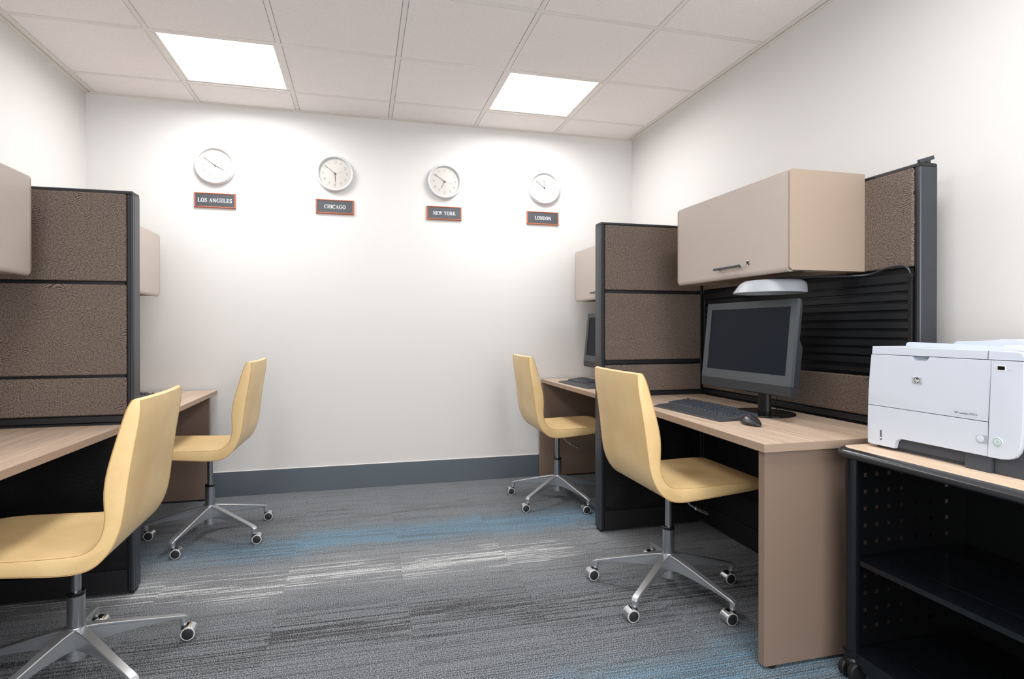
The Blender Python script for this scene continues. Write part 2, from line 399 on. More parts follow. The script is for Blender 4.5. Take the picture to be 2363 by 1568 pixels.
def tube(bm, path, r, seg=10, caps=True, rads=None):
    path = [Vector(p) for p in path]; n = len(path); rings = []
    up = Vector((0, 0, 1)); prevx = None
    for i, p in enumerate(path):
        t = (path[min(i + 1, n - 1)] - path[max(i - 1, 0)]).normalized()
        if prevx is None:
            x = t.cross(up)
            if x.length < 1e-3: x = t.cross(Vector((1, 0, 0)))
        else: x = prevx - t * prevx.dot(t)
        x.normalize(); prevx = x; y = t.cross(x)
        rr_ = rads[i] if rads else r
        rings.append([bm.verts.new(p + x * rr_ * math.cos(2 * PI * k / seg) + y * rr_ * math.sin(2 * PI * k / seg)) for k in range(seg)])
    for A, B in zip(rings, rings[1:]):
        for k in range(seg): bm.faces.new((A[k], A[(k + 1) % seg], B[(k + 1) % seg], B[k]))
    if caps: bm.faces.new(rings[0]); bm.faces.new(rings[-1])
def crom(P, n=5, closed=False):
    out = []; m = len(P)
    rng = range(m if closed else m - 1)
    for i in rng:
        p0 = P[(i - 1) % m] if closed or i > 0 else P[i]; p1 = P[i]; p2 = P[(i + 1) % m]; p3 = P[(i + 2) % m] if closed or i + 2 < m else P[(i + 1) % m]
        for k in range(n):
            t = k / n
            out.append(tuple(0.5 * ((2 * b) + (-a + c) * t + (2 * a - 5 * b + 4 * c - d_) * t * t + (-a + 3 * b - 3 * c + d_) * t ** 3) for a, b, c, d_ in zip(p0, p1, p2, p3)))
    if not closed: out.append(tuple(P[-1]))
    return out
def rrect(x0, y0, x1, y1, r, n=5):
    if not isinstance(r, (list, tuple)): r = [r] * 4
    pts = []
    for (cx, cy, a0, rr_) in ((x1 - r[0], y1 - r[0], 0, r[0]), (x0 + r[1], y1 - r[1], 90, r[1]), (x0 + r[2], y0 + r[2], 180, r[2]), (x1 - r[3], y0 + r[3], 270, r[3])):
        if rr_ < 1e-6: pts.append((cx, cy)); continue
        for k in range(n + 1):
            a = math.radians(a0 + 90 * k / n); pts.append((cx + rr_ * math.cos(a), cy + rr_ * math.sin(a)))
    return pts
def text_mesh(s, size, extrude=0.0003, shear=0.0, offset=0.0, align='CENTER'):
    cu = bpy.data.curves.new('t', 'FONT'); cu.body = s; cu.size = size; cu.extrude = extrude; cu.shear = shear; cu.offset = offset
    cu.align_x = align; cu.align_y = 'CENTER'; cu.resolution_u = 3
    o = bpy.data.objects.new('t', cu); C.objects.link(o); bpy.context.view_layer.update()
    me = bpy.data.meshes.new_from_object(o); bpy.data.objects.remove(o)
    return me
def add_mesh(bm, me, M4):
    n0 = len(bm.verts); bm.from_mesh(me); bm.verts.ensure_lookup_table()
    for v_ in bm.verts[n0:]: v_.co = M4 @ v_.co
    bpy.data.meshes.remove(me)

# ------------------------------------------------------------------ room shell
CEIL = 2.5785; XL, XR, YB, YF = -1.664, 2.061, 4.007, -1.60
TH = 0.1
bm = new(); box(bm, (XL - TH, YF - TH, -0.12), (XR + TH, YB + TH, -0.006)); floor = finish(bm, 'floor', M['slab'], kind='structure')
floor['label'] = 'grey striated carpet floor with blue and white bands'
# 50 cm carpet tiles
xs = [XL] + [0.18 + 0.505 * k for k in range(-3, 4)] + [XR]; xs = sorted(v_ for v_ in xs if XL <= v_ <= XR)
ys = [YF] + [2.06 + 0.505 * k for k in range(-7, 4)] + [YB]; ys = sorted(v_ for v_ in ys if YF <= v_ <= YB)
for i in range(len(xs) - 1):
    for j in range(len(ys) - 1):
        bm = new(); g = 0.0001
        box(bm, (xs[i] + g, ys[j] + g, -0.006), (xs[i + 1] - g, ys[j + 1] - g, random.uniform(-0.0002, 0.0)), 0.0003, 1)
        finish(bm, 'carpet_tile', M['carpet'], floor)
def wallbox(name, lo, hi, m=M['wall']):
    bm = new(); box(bm, lo, hi); return finish(bm, name, m, kind='structure')
wallbox('wall_back', (XL - TH, YB, 0), (XR + TH, YB + TH, 2.75))
wallbox('wall_left', (XL - TH, YF - TH, 0), (XL, YB, 2.75))
wallbox('wall_right', (XR, YF - TH, 0), (XR + TH, YB, 2.75))
wallbox('wall_front', (XL, YF - TH, 0), (XR, YF, 2.75))
bm = new()
for lo, hi in (((-1.12, YF, 0.38), (1.92, YF + 0.03, 0.44)), ((-1.12, YF, 2.46), (1.92, YF + 0.03, 2.52)), ((-1.12, YF, 0.44), (-1.06, YF + 0.03, 2.46)), ((1.86, YF, 0.44), (1.92, YF + 0.03, 2.46)), ((0.37, YF, 0.44), (0.43, YF + 0.03, 2.46))): box(bm, lo, hi)
finish(bm, 'fill_frame_1', M['angle'], kind='structure')  # unseen frame added around the fill light, on solid wall
def skirting(name, lo, hi):
    bm = new(); box(bm, lo, hi, 0.002, 2); return finish(bm, name, M['base'], kind='structure')
BH = 0.1605
skirting('baseboard_back', (XL, YB - 0.011, 0.0), (XR, YB, BH))
skirting('baseboard_left', (XL, YF, 0.0), (XL + 0.011, YB - 0.011, BH))
skirting('baseboard_right', (XR - 0.011, YF, 0.0), (XR, YB - 0.011, BH))
# painter's line of caulk along the top of the back baseboard
bm = new(); box(bm, (XL, YB - 0.006, BH), (XR, YB, BH + 0.004), 0.0015, 1); finish(bm, 'trim_4', M['angle'], kind='structure')

# suspended ceiling
bm = new(); box(bm, (XL - TH, YF - TH, 2.66), (XR + TH, YB + TH, 2.75)); ceil = finish(bm, 'ceiling', M['slab'], kind='structure')
ceil['label'] = 'suspended ceiling of pale square mineral tiles'
T = 0.6096; GX = [-1.6315 + T * i for i in range(7)]; GX[0] += 0.017; GX[6] -= 0.009
GY = [3.6923 - T * j for j in range(9)]
TW = 0.012
colx = GX; rowy = [YB] + [v_ for v_ in GY if v_ > YF] + [YF]
fixtures = {(1, 1): 'glowing square ceiling light on the left, above the Los Angeles clock', (4, 1): 'glowing square ceiling light on the right, toward the London clock',
            (1, 5): 'square ceiling light on the left, overhead of the camera', (4, 5): 'square ceiling light on the right, overhead of the camera'}
for x in colx:      # main tees, away from the camera
    bm = new(); box(bm, (x - TW, YF, CEIL), (x + TW, YB, CEIL + 0.004)); box(bm, (x - 0.001, YF, CEIL + 0.004), (x + 0.001, YB, CEIL + 0.035)); finish(bm, 'ceiling_tee', M['tee'], ceil)
for y in rowy[1:-1]:
    for i in range(6):
        bm = new(); box(bm, (GX[i] + TW, y - TW, CEIL + 0.0008), (GX[i + 1] - TW, y + TW, CEIL + 0.004)); finish(bm, 'cross_tee', M['tee'], ceil)
def ctile(x0, x1, y0, y1, iy0, iy1):
    bm = new(); d = TW + 0.0028
    box(bm, (x0 + d, y0 + iy0, CEIL + 0.0012), (x1 - d, y1 - iy1, CEIL + 0.0075))
    box(bm, (x0 + 0.003, y0 + 0.003, CEIL + 0.0076), (x1 - 0.003, y1 - 0.003, CEIL + 0.018))
    finish(bm, 'ceiling_tile', M['tile'], ceil, smooth=False)
for j in range(len(rowy) - 1):
    for i in range(6):
        if (i, j) in fixtures: continue
        ctile(GX[i], GX[i + 1], rowy[j + 1], rowy[j], TW + 0.0028, 0.027 if j == 0 else TW + 0.0028)
# wall angles with a narrow filler strip
for name, lo, hi in (('trim_1', (XL, YF, CEIL - 0.002), (XL + 0.024, YB - 0.024, CEIL + 0.002)), ('trim_2', (XR - 0.024, YF, CEIL - 0.002), (XR, YB - 0.024, CEIL + 0.002)), ('trim_3', (XL, YB - 0.024, CEIL - 0.002), (XR, YB, CEIL + 0.0015))):
    bm = new(); box(bm, lo, hi)
    if name == 'trim_1': box(bm, (XL + 0.0241, YF, CEIL + 0.0035), (GX[0] - TW - 0.001, YB - 0.03, CEIL + 0.012)); box(bm, (XL, YF, CEIL + 0.002), (XL + 0.001, YB, CEIL + 0.03))
    if name == 'trim_2': box(bm, (GX[6] + TW + 0.001, YF, CEIL + 0.0035), (XR - 0.0241, YB - 0.03, CEIL + 0.012)); box(bm, (XR - 0.001, YF, CEIL + 0.002), (XR, YB, CEIL + 0.03))
    if name == 'trim_3': box(bm, (XL, YB - 0.001, CEIL + 0.0015), (XR, YB, CEIL + 0.03))
    finish(bm, name, M['angle'], kind='structure')
for (i, j), lab in fixtures.items():
    x0, x1, y0, y1 = GX[i] + 0.004, GX[i + 1] - 0.004, rowy[j + 1] + 0.004, rowy[j] - 0.004
    t = thing('ceiling_light', lab, 'ceiling light', ((x0 + x1) / 2, (y0 + y1) / 2, CEIL + 0.005), group='square lights in the suspended ceiling')
    hx, hy = (x1 - x0) / 2, (y1 - y0) / 2
    bm = new(); b_ = 0.028
    for lo, hi in (((-hx, -hy, 0), (hx, -hy + b_, 0.012)), ((-hx, hy - b_, 0), (hx, hy, 0.012)), ((-hx, -hy + b_, 0), (-hx + b_, hy - b_, 0.012)), ((hx - b_, -hy + b_, 0), (hx, hy - b_, 0.012))): box(bm, lo, hi)
    finish(bm, 'light_frame', M['tee'], t)
    bm = new(); box(bm, (-hx + b_, -hy + b_, 0.004), (hx - b_, hy - b_, 0.008)); finish(bm, 'lens', M['lens'], t)
    bm = new(); box(bm, (-hx, -hy, 0.0121), (hx, hy, 0.05)); finish(bm, 'housing', M['tee'], t)
    ld = bpy.data.lights.new('tube_light', 'AREA'); ld.shape = 'RECTANGLE'; ld.size = 2 * (hx - b_); ld.size_y = 2 * (hy - b_); ld.energy = LAMP_W; ld.color = (1.0, 0.99, 0.98); ld.spread = math.radians(172)
    lo_ = bpy.data.objects.new('tube_light', ld); C.objects.link(lo_); lo_.parent = t; lo_.location = (0, 0, 0.003)

# ------------------------------------------------------------------ partitions
PT = 0.076
def partition(label, loc, rz, L, H, ends, tiles, mesh_z, base_z, slat=None, back=True, fab2=None, caplift=0.0, group='dark grey and patterned office partition panels'):
    """front face at local y=0 looking to -y, length along +x"""
    t = thing('partition_panel', label, 'partition', loc, rz, group)
    e0 = 0.0 if 'start' not in ends else 0.0; ps = 0.0145
    xa = ps if 'start' in ends else 0.012; xb = L - (ps if 'end' in ends else 0.012)
    bm = new()      # inner steel frame
    box(bm, (0.004, 0.012, 0.02), (L - 0.004, PT - 0.012, 0.09)); box(bm, (0.004, 0.012, H - 0.04), (L - 0.004, PT - 0.012, H - 0.012))
    for x in (0.004, L - 0.024): box(bm, (x, 0.012, 0.02), (x + 0.02, PT - 0.012, H - 0.012))
    cuts = [tz[0] for tz in tiles[:-1]] + [tiles[-1][0]]
    for z0, z1 in tiles: box(bm, (0.02, 0.012, z0 - 0.02), (L - 0.02, PT - 0.012, z0 - 0.002))
    box(bm, (0.02, 0.030, min(z for z, _ in tiles) - 0.01), (L - 0.02, PT - 0.030, H - 0.03))
    finish(bm, 'frame', M['black'], t)
    # front edge trims (black uprights either side of the tiles)
    bm = new()
    for x0, x1 in (((0.0, xa - 0.001) if 'start' in ends else (0.0, xa - 0.001)), (xb + 0.001, L)):
        for y0, y1 in ((0.0, 0.012),) + (((PT - 0.012, PT),) if back else ()):
            box(bm, (x0 + 0.0005, y0, 0.018), (x1 - 0.0005, y1, H - 0.012), 0.002, 1)
    finish(bm, 'edge_trim', M['black'], t)
    for e in ends:
        xo = 0.0 if e == 'start' else L; sg = -1 if e == 'start' else 1
        bm = new()
        prof = [(0.0, 0.0), (0.0, PT), (0.006 * sg, PT), (0.0085 * sg, PT - 0.003), (0.0085 * sg, 0.018), (0.0065 * sg, 0.0165), (0.0065 * sg, 0.0145), (0.0085 * sg, 0.013), (0.0085 * sg, 0.003), (0.006 * sg, 0.0)]
        prism(bm, [(xo + a_, b_) for a_, b_ in prof], H - 0.030, axis=2, a=0.016)
        finish(bm, 'end_post', M['charcoal'], t)
        bm = new(); box(bm, (xo - 0.012 if sg > 0 else xo - 0.004, 0.012, 0.0), (xo + 0.004 if sg > 0 else xo + 0.012, PT - 0.012, 0.016), 0.002, 1); finish(bm, 'levelling_foot', M['rubber'], t)
    # top cap, rounded
    bm = new(); x0 = -0.006 if 'start' in ends else 0.0; x1 = L + (0.006 if 'end' in ends else 0.0)
    prism(bm, [(-0.001, H - 0.012), (-0.001, H - 0.004), (0.004, H), (PT - 0.004, H), (PT + 0.001, H - 0.004), (PT + 0.001, H - 0.012)], x1 - x0, axis=0, a=x0, bev=0.0015)
    o = finish(bm, 'top_cap', M['black'] , t)
    o.location.z = caplift
    # fabric tiles
    def tilemesh(z0, z1, y0, y1):
        bm = new()
        box(bm, (xa + 0.001, y0, z0), (xb - 0.001, y1, z1), 0.006, 3)
        return bm
    for z0, z1 in tiles:
        if slat and abs(z0 - slat[0]) < 0.02: continue
        finish(tilemesh(z0, z1, -0.006, 0.012), 'fabric_tile', M['fabric'], t)
    if back:
        for z0, z1 in (fab2 or tiles):
            finish(tilemesh(z0, z1, PT - 0.012, PT + 0.006), 'fabric_tile', M['fabric'], t)
    # belt rail and lower perforated sheet, base cover
    zt = min(z for z, _ in tiles) - 0.004
    bm = new()
    for y0, y1 in ((-0.003, 0.012), (PT - 0.012, PT + 0.003)):
        box(bm, (xa, y0, zt - 0.026), (xb, y1, zt), 0.002, 1)
        box(bm, (xa, y0 + (0.003 if y0 < 0 else 0), zt - 0.052), (xb, y1 - (0 if y0 < 0 else 0.003), zt - 0.028), 0.002, 1)
    finish(bm, 'belt_rail', M['black'], t)
    bm = new(); box(bm, (xa, 0.004, mesh_z), (xb, 0.006, zt - 0.052)); finish(bm, 'perforated_sheet', M['perf'], t)
    if back:
        bm = new(); box(bm, (xa, PT - 0.006, mesh_z), (xb, PT - 0.004, zt - 0.052)); finish(bm, 'perforated_sheet', M['perf'], t)
    if base_z < mesh_z - 0.01:
        bm = new(); box(bm, (xa, 0.001, base_z), (xb, 0.010, mesh_z), 0.002, 1)
        box(bm, (xa, PT - 0.010, base_z), (xb, PT - 0.001, mesh_z), 0.002, 1); finish(bm, 'lower_panel', M['base_cover'], t)
    bm = new()
    for y0, y1 in ((-0.002, 0.010), (PT - 0.010, PT + 0.002)): box(bm, (xa, y0, 0.014), (xb, y1, base_z - 0.002), 0.003, 2)
    finish(bm, 'base_cover', M['base_cover'], t)
    if slat:
        z0, z1 = slat
        bm = new(); fw = 0.016
        box(bm, (xa + 0.002, -0.006, z1 - 0.031), (xb - 0.002, 0.0, z1), 0.001, 1); box(bm, (xa + 0.002, -0.006, z0), (xb - 0.002, 0.0, z0 + 0.016), 0.001, 1)
        box(bm, (xa + 0.002, -0.006, z0 + 0.0161), (xa + 0.002 + fw, 0.0, z1 - 0.0311), 0.001, 1)
        box(bm, (xb - 0.002 - fw, -0.006, z0 + 0.0161), (xb - 0.002, 0.0, z1 - 0.0311), 0.001, 1)
        box(bm, (xb - 0.0065, -0.0085, z0), (xb - 0.0005, -0.0061, z1), 0.0005, 1)
        box(bm, (xa + 0.003, 0.006, z0 + 0.002), (xb - 0.003, 0.010, z1 - 0.002))
        sw = finish(bm, 'slat_panel', M['slat'], t)
        z = z1 - 0.0395
        for k in range(9):
            bm = new(); prism(bm, [(-0.0045, z), (-0.0055, z - 0.021), (-0.0030, z - 0.0225), (0.004, z - 0.0225), (0.004, z + 0.002), (-0.0015, z + 0.002)], xb - xa - 2 * fw - 0.006, axis=0, a=xa + fw + 0.003)
            finish(bm, 'slat', M['slat'], sw)
            z -= 0.0335
    return t

TILES_R = [(0.764, 0.909), (0.936, 1.300), (1.318, 1.670)]
TILES_L = [(0.752, 0.906), (0.917, 1.289), (1.303, 1.666)]
HR, HL = 1.685, 1.679
P1R = partition('patterned partition on the right between the two right desks, end post facing the aisle', (1.267, 2.80, 0), 0, 0.613, HR, ('start',), TILES_R, 0.116, 0.116)
P2R = partition('dark partition behind the near right monitor, with a black slatted panel', (1.88, 2.80, 0), -PI / 2, 1.265, HR, ('end',), [(0.775, 0.925), (0.94, 1.300), (1.325, 1.672)], 0.25, 0.118, slat=(0.94, 1.303), fab2=TILES_R, caplift=0.0)
P3R = partition('patterned partition along the right wall, hidden behind the far right desk', (1.88, 3.99, 0), -PI / 2, 1.112, HR, (), TILES_R, 0.25, 0.118)
P1L = partition('patterned partition on the left between the two left desks, end post facing the aisle', (-1.540, 2.619, 0), 0, 0.612, HL, ('end',), TILES_L, 0.108, 0.108)
P2L = partition('patterned partition along the left wall behind the near left desk', (-1.540, 1.36, 0), PI / 2, 1.257, HL, (), TILES_L, 0.25, 0.118)
P3L = partition('patterned partition along the left wall, hidden behind the far left desk', (-1.540, 2.70, 0), PI / 2, 1.295, HL, (), TILES_L, 0.25, 0.118)
# loose end of the top cap on the near right panel
bm = new(); Mt = Matrix.Translation((1.262, 0.002, 1.6835)) @ Matrix.Rotation(math.radians(17), 4, 'X')
v_ = prism(bm, [(-0.004, 0.004), (0.004, 0.004), (0.016, 0.045), (0.016, 0.056), (-0.004, 0.058)], 0.014, axis=2, a=-0.003, bev=0.002)
for q in bm.verts: q.co = Mt @ q.co
box(bm, (1.250, 0.036, 1.686), (1.268, 0.052, 1.694)); finish(bm, 'cap_end', M['charcoal'], P2R)

# ------------------------------------------------------------------ overhead cabinets
def cabinet(label, loc, rz, W=0.754, z0=1.325, z1=1.70, D=0.345, handle_side=1, hx=0.41):
    """back at local y=0 against a panel, front at y=-D, width along x; local x=0 at one side"""
    t = thing('overhead_cabinet', label, 'cabinet', loc, rz, 'beige overhead cabinets hung on the partitions')
    h = z1 - z0
    for x in (0.0, W - 0.011):
        bm = new(); prism(bm, rrect(-D + 0.001, z0, 0.0, z1, [0.0, 0.014, 0.014, 0.0]), 0.011, axis=0, a=x, bev=0.0010); finish(bm, 'side_panel', M['cab_body'], t)
    bm = new()
    box(bm, (0.0165, -D + 0.026, z1 - 0.018), (W - 0.0165, -0.001, z1 - 0.003), 0.001, 1)
    box(bm, (0.0165, -D + 0.028, z0 + 0.010), (W - 0.0165, -0.001, z0 + 0.022), 0.001, 1)
    box(bm, (0.0165, -0.016, z0 + 0.0225), (W - 0.0165, -0.002, z1 - 0.0185))
    box(bm, (0.0165, -D + 0.05, z0 + 0.001), (W - 0.0165, -D + 0.07, z0 + 0.0095)); box(bm, (0.0165, -0.06, z0 + 0.001), (W - 0.0165, -0.04, z0 + 0.0095))
    for x in (0.04, W - 0.09): box(bm, (x, -0.20, z0 + 0.002), (x + 0.045, -0.10, z0 + 0.0095), 0.002, 1)
    finish(bm, 'carcass', M['cab_body'], t)
    # door: flat sheet with rolled top and bottom edges
    bm = new(); yf = -D
    prof = crom([(yf + 0.022, z0 - 0.004), (yf + 0.010, z0 - 0.005), (yf + 0.003, z0 - 0.001), (yf, z0 + 0.010), (yf, z0 + 0.03), (yf, (z0 + z1) / 2), (yf, z1 - 0.02), (yf + 0.001, z1 - 0.008), (yf + 0.006, z1 - 0.003), (yf + 0.020, z1 - 0.001)], 3)
    inner = [(y + 0.012 if i not in (0, len(prof) - 1) else y, min(max(z, z0 + 0.006), z1 - 0.009)) for i, (y, z) in enumerate(prof)]
    prism(bm, [(y, z) for y, z in prof] + [(yf + 0.022, z1 - 0.010), (yf + 0.016, z1 - 0.012), (yf + 0.016, z0 + 0.010), (yf + 0.022, z0 + 0.008)], W - 0.0235, axis=0, a=0.01175)
    door = finish(bm, 'door', M['cab_door'], t, ang=40)
    zh = z0 + 0.042
    bm = new(); xh0, xh1 = hx - 0.083, hx + 0.083
    prism(bm, rrect(yf - 0.026, zh - 0.005, yf - 0.014, zh + 0.006, 0.003, 3), xh1 - xh0, axis=0, a=xh0, bev=0.0015)
    for x in (xh0 + 0.016, xh1 - 0.018): tube(bm, [(x, yf - 0.015, zh), (x, yf + 0.001, zh)], 0.0045, 8)
    finish(bm, 'handle', M['handle'], door)
    xl = hx + 0.115 * handle_side
    bm = new(); R90 = Matrix.Translation((xl, yf, zh + 0.008)) @ Matrix.Rotation(PI / 2, 4, 'X')
    lathe(bm, [(0.0075, 0.0), (0.0105, 0.0), (0.0105, 0.002), (0.009, 0.003), (0.0075, 0.002), (0.0075, 0.0)], 24, R90); 
    lk = finish(bm, 'lock', M['lock'], door)
    bm = new(); lathe(bm, [(0, 0.0012), (0.0074, 0.0012), (0.0074, 0.0), (0, 0.0)], 20, R90); finish(bm, 'lock_core', M['black_gloss'], door)
    return t
cabinet('large beige cabinet above the near right monitor, showing its side panel', (1.874, 2.495, 0), -PI / 2, z0=1.325, z1=1.699, D=0.340)
cabinet('beige cabinet on the far right, mostly hidden behind the right partition', (1.874, 3.868, 0), -PI / 2, z0=1.308, z1=1.674, D=0.340)
cabinet('beige cabinet at the left edge of the view, above the near left desk', (-1.534, 1.698, 0), PI / 2, z0=1.310, z1=1.680, D=0.337, handle_side=-1, hx=0.25)
cabinet('beige cabinet on the far left, behind the left partition', (-1.534, 3.072, 0), PI / 2, z0=1.309, z1=1.686, D=0.337, handle_side=-1, hx=0.25)

# ------------------------------------------------------------------ desks
def desk(label, top_pts, z, thick, panel, pz=None):
    cx = sum(p[0] for p in top_pts) / len(top_pts); cy = sum(p[1] for p in top_pts) / len(top_pts)
    t = thing('desk', label, 'desk', (cx, cy, 0), 0, 'office desks with pale wood tops')
    loc = [(p[0] - cx, p[1] - cy) for p in top_pts]
    bm = new(); v0 = prism(bm, loc, thick - 0.001, axis=2, a=z - thick)
    finish(bm, 'edge_band', M['edge'], t)
    bm = new(); prism(bm, [(x * 0.9985, y * 0.9985) for x, y in loc], 0.001, axis=2, a=z - 0.001); finish(bm, 'worktop', M['laminate'], t)
    for (x0, y0, x1, y1) in panel:
        bm = new(); box(bm, (x0 - cx, y0 - cy, 0.010), (x1 - cx, y1 - cy, z - thick - 0.0005), 0.0012, 1); finish(bm, 'end_panel', M['panel_tan'], t)
        xs_ = (x0 + 0.035, x1 - 0.05)
        for x in xs_:
            bm = new(); lathe(bm, [(0, 0), (0.014, 0), (0.016, 0.004), (0.016, 0.008), (0.006, 0.0099), (0, 0.0099)], 14, Matrix.Translation((x - cx, (y0 + y1) / 2 - cy, 0.0))); finish(bm, 'glide', M['rubber'], t)
    return t
desk('pale wood desk on the right under the near monitor and keyboard', [(1.247, 1.524), (1.868, 1.524), (1.868, 2.790), (1.315, 2.790)], 0.738, 0.027, [(1.266, 1.544, 1.862, 1.574)])
rr = [(1.318 + 0.02 * (1 - math.cos(math.radians(a))), 2.985 - 0.02 * math.sin(math.radians(a)) ) for a in range(0, 91, 15)]
desk('pale wood desk on the far right under the half-hidden monitor', [(1.310, 3.990), (1.318, 2.985)] + rr[1:] + [(1.868, 2.965), (1.868, 3.990)], 0.730, 0.026, [(1.290, 3.955, 1.862, 3.983)])
desk('pale wood desk at the left edge of the view, in front of the left partition', [(-0.994, 1.36), (-0.940, 2.610), (-1.528, 2.610), (-1.528, 1.36)], 0.712, 0.026, [(-1.52, 1.38, -1.02, 1.41)])
desk('pale wood desk on the far left behind the left partition', [(-0.913, 3.985), (-1.528, 3.985), (-1.528, 2.71), (-0.907, 2.71)], 0.705, 0.026, [(-1.52, 3.935, -0.950, 3.963)])

# ------------------------------------------------------------------ office chairs
def chair_proto(label, drop=0.0):
    t = thing('office_chair', label, 'chair', group='cream leather swivel chairs')
    outer = crom([(-0.2475, 0.9345), (-0.246, 0.884), (-0.231, 0.789), (-0.218, 0.70), (-0.207, 0.61), (-0.196, 0.555), (-0.177, 0.51), (-0.152, 0.476), (-0.125, 0.455), (-0.095, 0.445), (-0.05, 0.442), (0.02, 0.447), (0.12, 0.456), (0.25, 0.468), (0.315, 0.474)], 4)
    inner = crom([(-0.2245, 0.9345), (-0.210, 0.905), (-0.188, 0.83), (-0.164, 0.735), (-0.156, 0.67), (-0.158, 0.60), (-0.151, 0.553), (-0.134, 0.52), (-0.105, 0.500), (-0.06, 0.4945), (0.03, 0.495), (0.12, 0.498), (0.25, 0.501), (0.312, 0.497)], 4)
    prof = outer + [(0.324, 0.478), (0.328, 0.486), (0.322, 0.494)] + inner[::-1] + [(-0.232, 0.9385), (-0.241, 0.9385)]
    z_ = lambda zz: zz - drop
    cxp = []
    n = len(prof)
    # inward normals for the rounding of the side edge
    area = sum(prof[i][0] * prof[(i + 1) % n][1] - prof[(i + 1) % n][0] * prof[i][1] for i in range(n))
    sgn = 1 if area > 0 else -1
    nor = []
    for i in range(n):
        a = prof[(i - 1) % n]; b = prof[(i + 1) % n]; dx, dz = b[0] - a[0], b[1] - a[1]; l_ = math.hypot(dx, dz) or 1
        nor.append((-dz / l_ * sgn, dx / l_ * sgn))
    def hw(x, z): return 0.2155 - 0.0115 * min(max((z - 0.62) / 0.3, 0), 1) - 0.004 * min(max((x - 0.22) / 0.1, 0), 1)
    bm = new(); rings = []
    st = [(-1, 0.0, 0.0045), (-1, -0.0012, 0.0016), (-1, -0.004, 0.0), (-0.93, 0, 0), (-0.7, 0, 0), (-0.4, 0, 0), (0, 0, 0), (0.4, 0, 0), (0.7, 0, 0), (0.93, 0, 0), (1, -0.004, 0.0), (1, -0.0012, 0.0016), (1, 0.0, 0.0045)]
    for s, dy, ins in st:
        ring = []
        for i, (x, z) in enumerate(prof):
            W_ = hw(x, z)
            y = s * W_ + (dy * s if abs(s) == 1 else 0)
            dish = 0.0
            if abs(s) < 1:      # slight dishing of the seat and crown of the back
                if i > len(outer) + 3 and z < 0.51 and x > -0.1: dish = -0.003 * (1 - s * s)
                x = x - 0.013 * (1 - s * s) * min(max((z - 0.52) / 0.25, 0), 1)
            ring.append(bm.verts.new((x + nor[i][0] * ins, y, z_(z + nor[i][1] * ins + dish))))
        rings.append(ring)
    for A, B in zip(rings, rings[1:]):
        for i in range(n): bm.faces.new((A[i], A[(i + 1) % n], B[(i + 1) % n], B[i]))
    bm.faces.new(rings[0]); bm.faces.new(rings[-1])
    shell = finish(bm, 'seat_shell', M['leather'], t, ang=50, wn=False)
    for s in (-1, 1):
        for crv, lb in ((outer, 'outer'), (inner, 'inner')):
            bm = new(); tube(bm, [(x, s * (hw(x, z) - 0.0012), z_(z)) for x, z in crv], 0.0009, 6); finish(bm, 'piping', M['seam'], shell)
    # gas lift
    top = 0.446 - drop
    bm = new(); lathe(bm, [(0, 0.22), (0.014, 0.22), (0.014, top), (0, top)], 24); finish(bm, 'gas_lift', M['gas'], t)
    bm = new(); lathe(bm, [(0.014, 0.262), (0.0245, 0.262), (0.0255, 0.266), (0.0255, 0.272), (0.024, 0.274), (0.014, 0.274)], 28); finish(bm, 'collar', M['black_gloss'], t)
    bm = new(); lathe(bm, [(0.0245, 0.15), (0.0245, 0.262), (0.0, 0.262)], 32); finish(bm, 'sleeve', M['gas'], t)
    bm = new(); box(bm, (-0.05, -0.055, 0.428 - drop), (0.14, 0.055, 0.446 - drop), 0.004, 2); finish(bm, 'seat_plate', M['black'], t)
    bm = new(); tube(bm, crom([(0.0, -0.05, 0.434 - drop), (0.002, -0.14, 0.418 - drop), (0.012, -0.142, 0.405 - drop), (0.035, -0.144, 0.392 - drop), (0.050, -0.145, 0.384 - drop)], 4), 0.003, 8)
    lv = finish(bm, 'lever', M['alu'], t)
    bm = new(); tube(bm, [(0.036, -0.144, 0.3905 - drop), (0.088, -0.148, 0.3655 - drop), (0.0905, -0.148, 0.3645 - drop), (0.092, -0.148, 0.364 - drop)], 0.006, 12, rads=[0.0055, 0.006, 0.0045, 0.002]); finish(bm, 'lever_grip', M['chrome'], lv)
    # five-star base
    bm = new(); lathe(bm, [(0, 0.056), (0.017, 0.056), (0.018, 0.061), (0.0275, 0.061), (0.028, 0.063), (0.028, 0.078), (0.0240, 0.080), (0.0240, 0.1), (0.027, 0.150), (0.026, 0.160), (0.0246, 0.163)], 32); finish(bm, 'hub', M['alu'], t)
    def arm():
        bm = new(); secs = []
        for x, zt, zb, wt, wb in ((0.018, 0.161, 0.096, 0.020, 0.016), (0.035, 0.158, 0.096, 0.0165, 0.014), (0.06, 0.153, 0.098, 0.0150, 0.012), (0.12, 0.138, 0.0965, 0.0140, 0.010), (0.20, 0.1165, 0.090, 0.0132, 0.009), (0.27, 0.098, 0.0815, 0.0128, 0.0095), (0.298, 0.0905, 0.076, 0.013, 0.011), (0.313, 0.085, 0.070, 0.0125, 0.011), (0.322, 0.077, 0.066, 0.009, 0.009)):
            e = 0.0022
            pts = [(-wt + e, zt), (wt - e, zt), (wt, zt - e), (wt, zt - 3.2 * e), (wb, zt - 4.6 * e if zt - zb > 0.03 else zt - 3.6 * e), (wb, zb + e), (wb - e, zb), (-wb + e, zb), (-wb, zb + e), (-wb, zt - 4.6 * e if zt - zb > 0.03 else zt - 3.6 * e), (-wt, zt - 3.2 * e), (-wt, zt - e)]
            secs.append([bm.verts.new((x, y, z)) for y, z in pts])
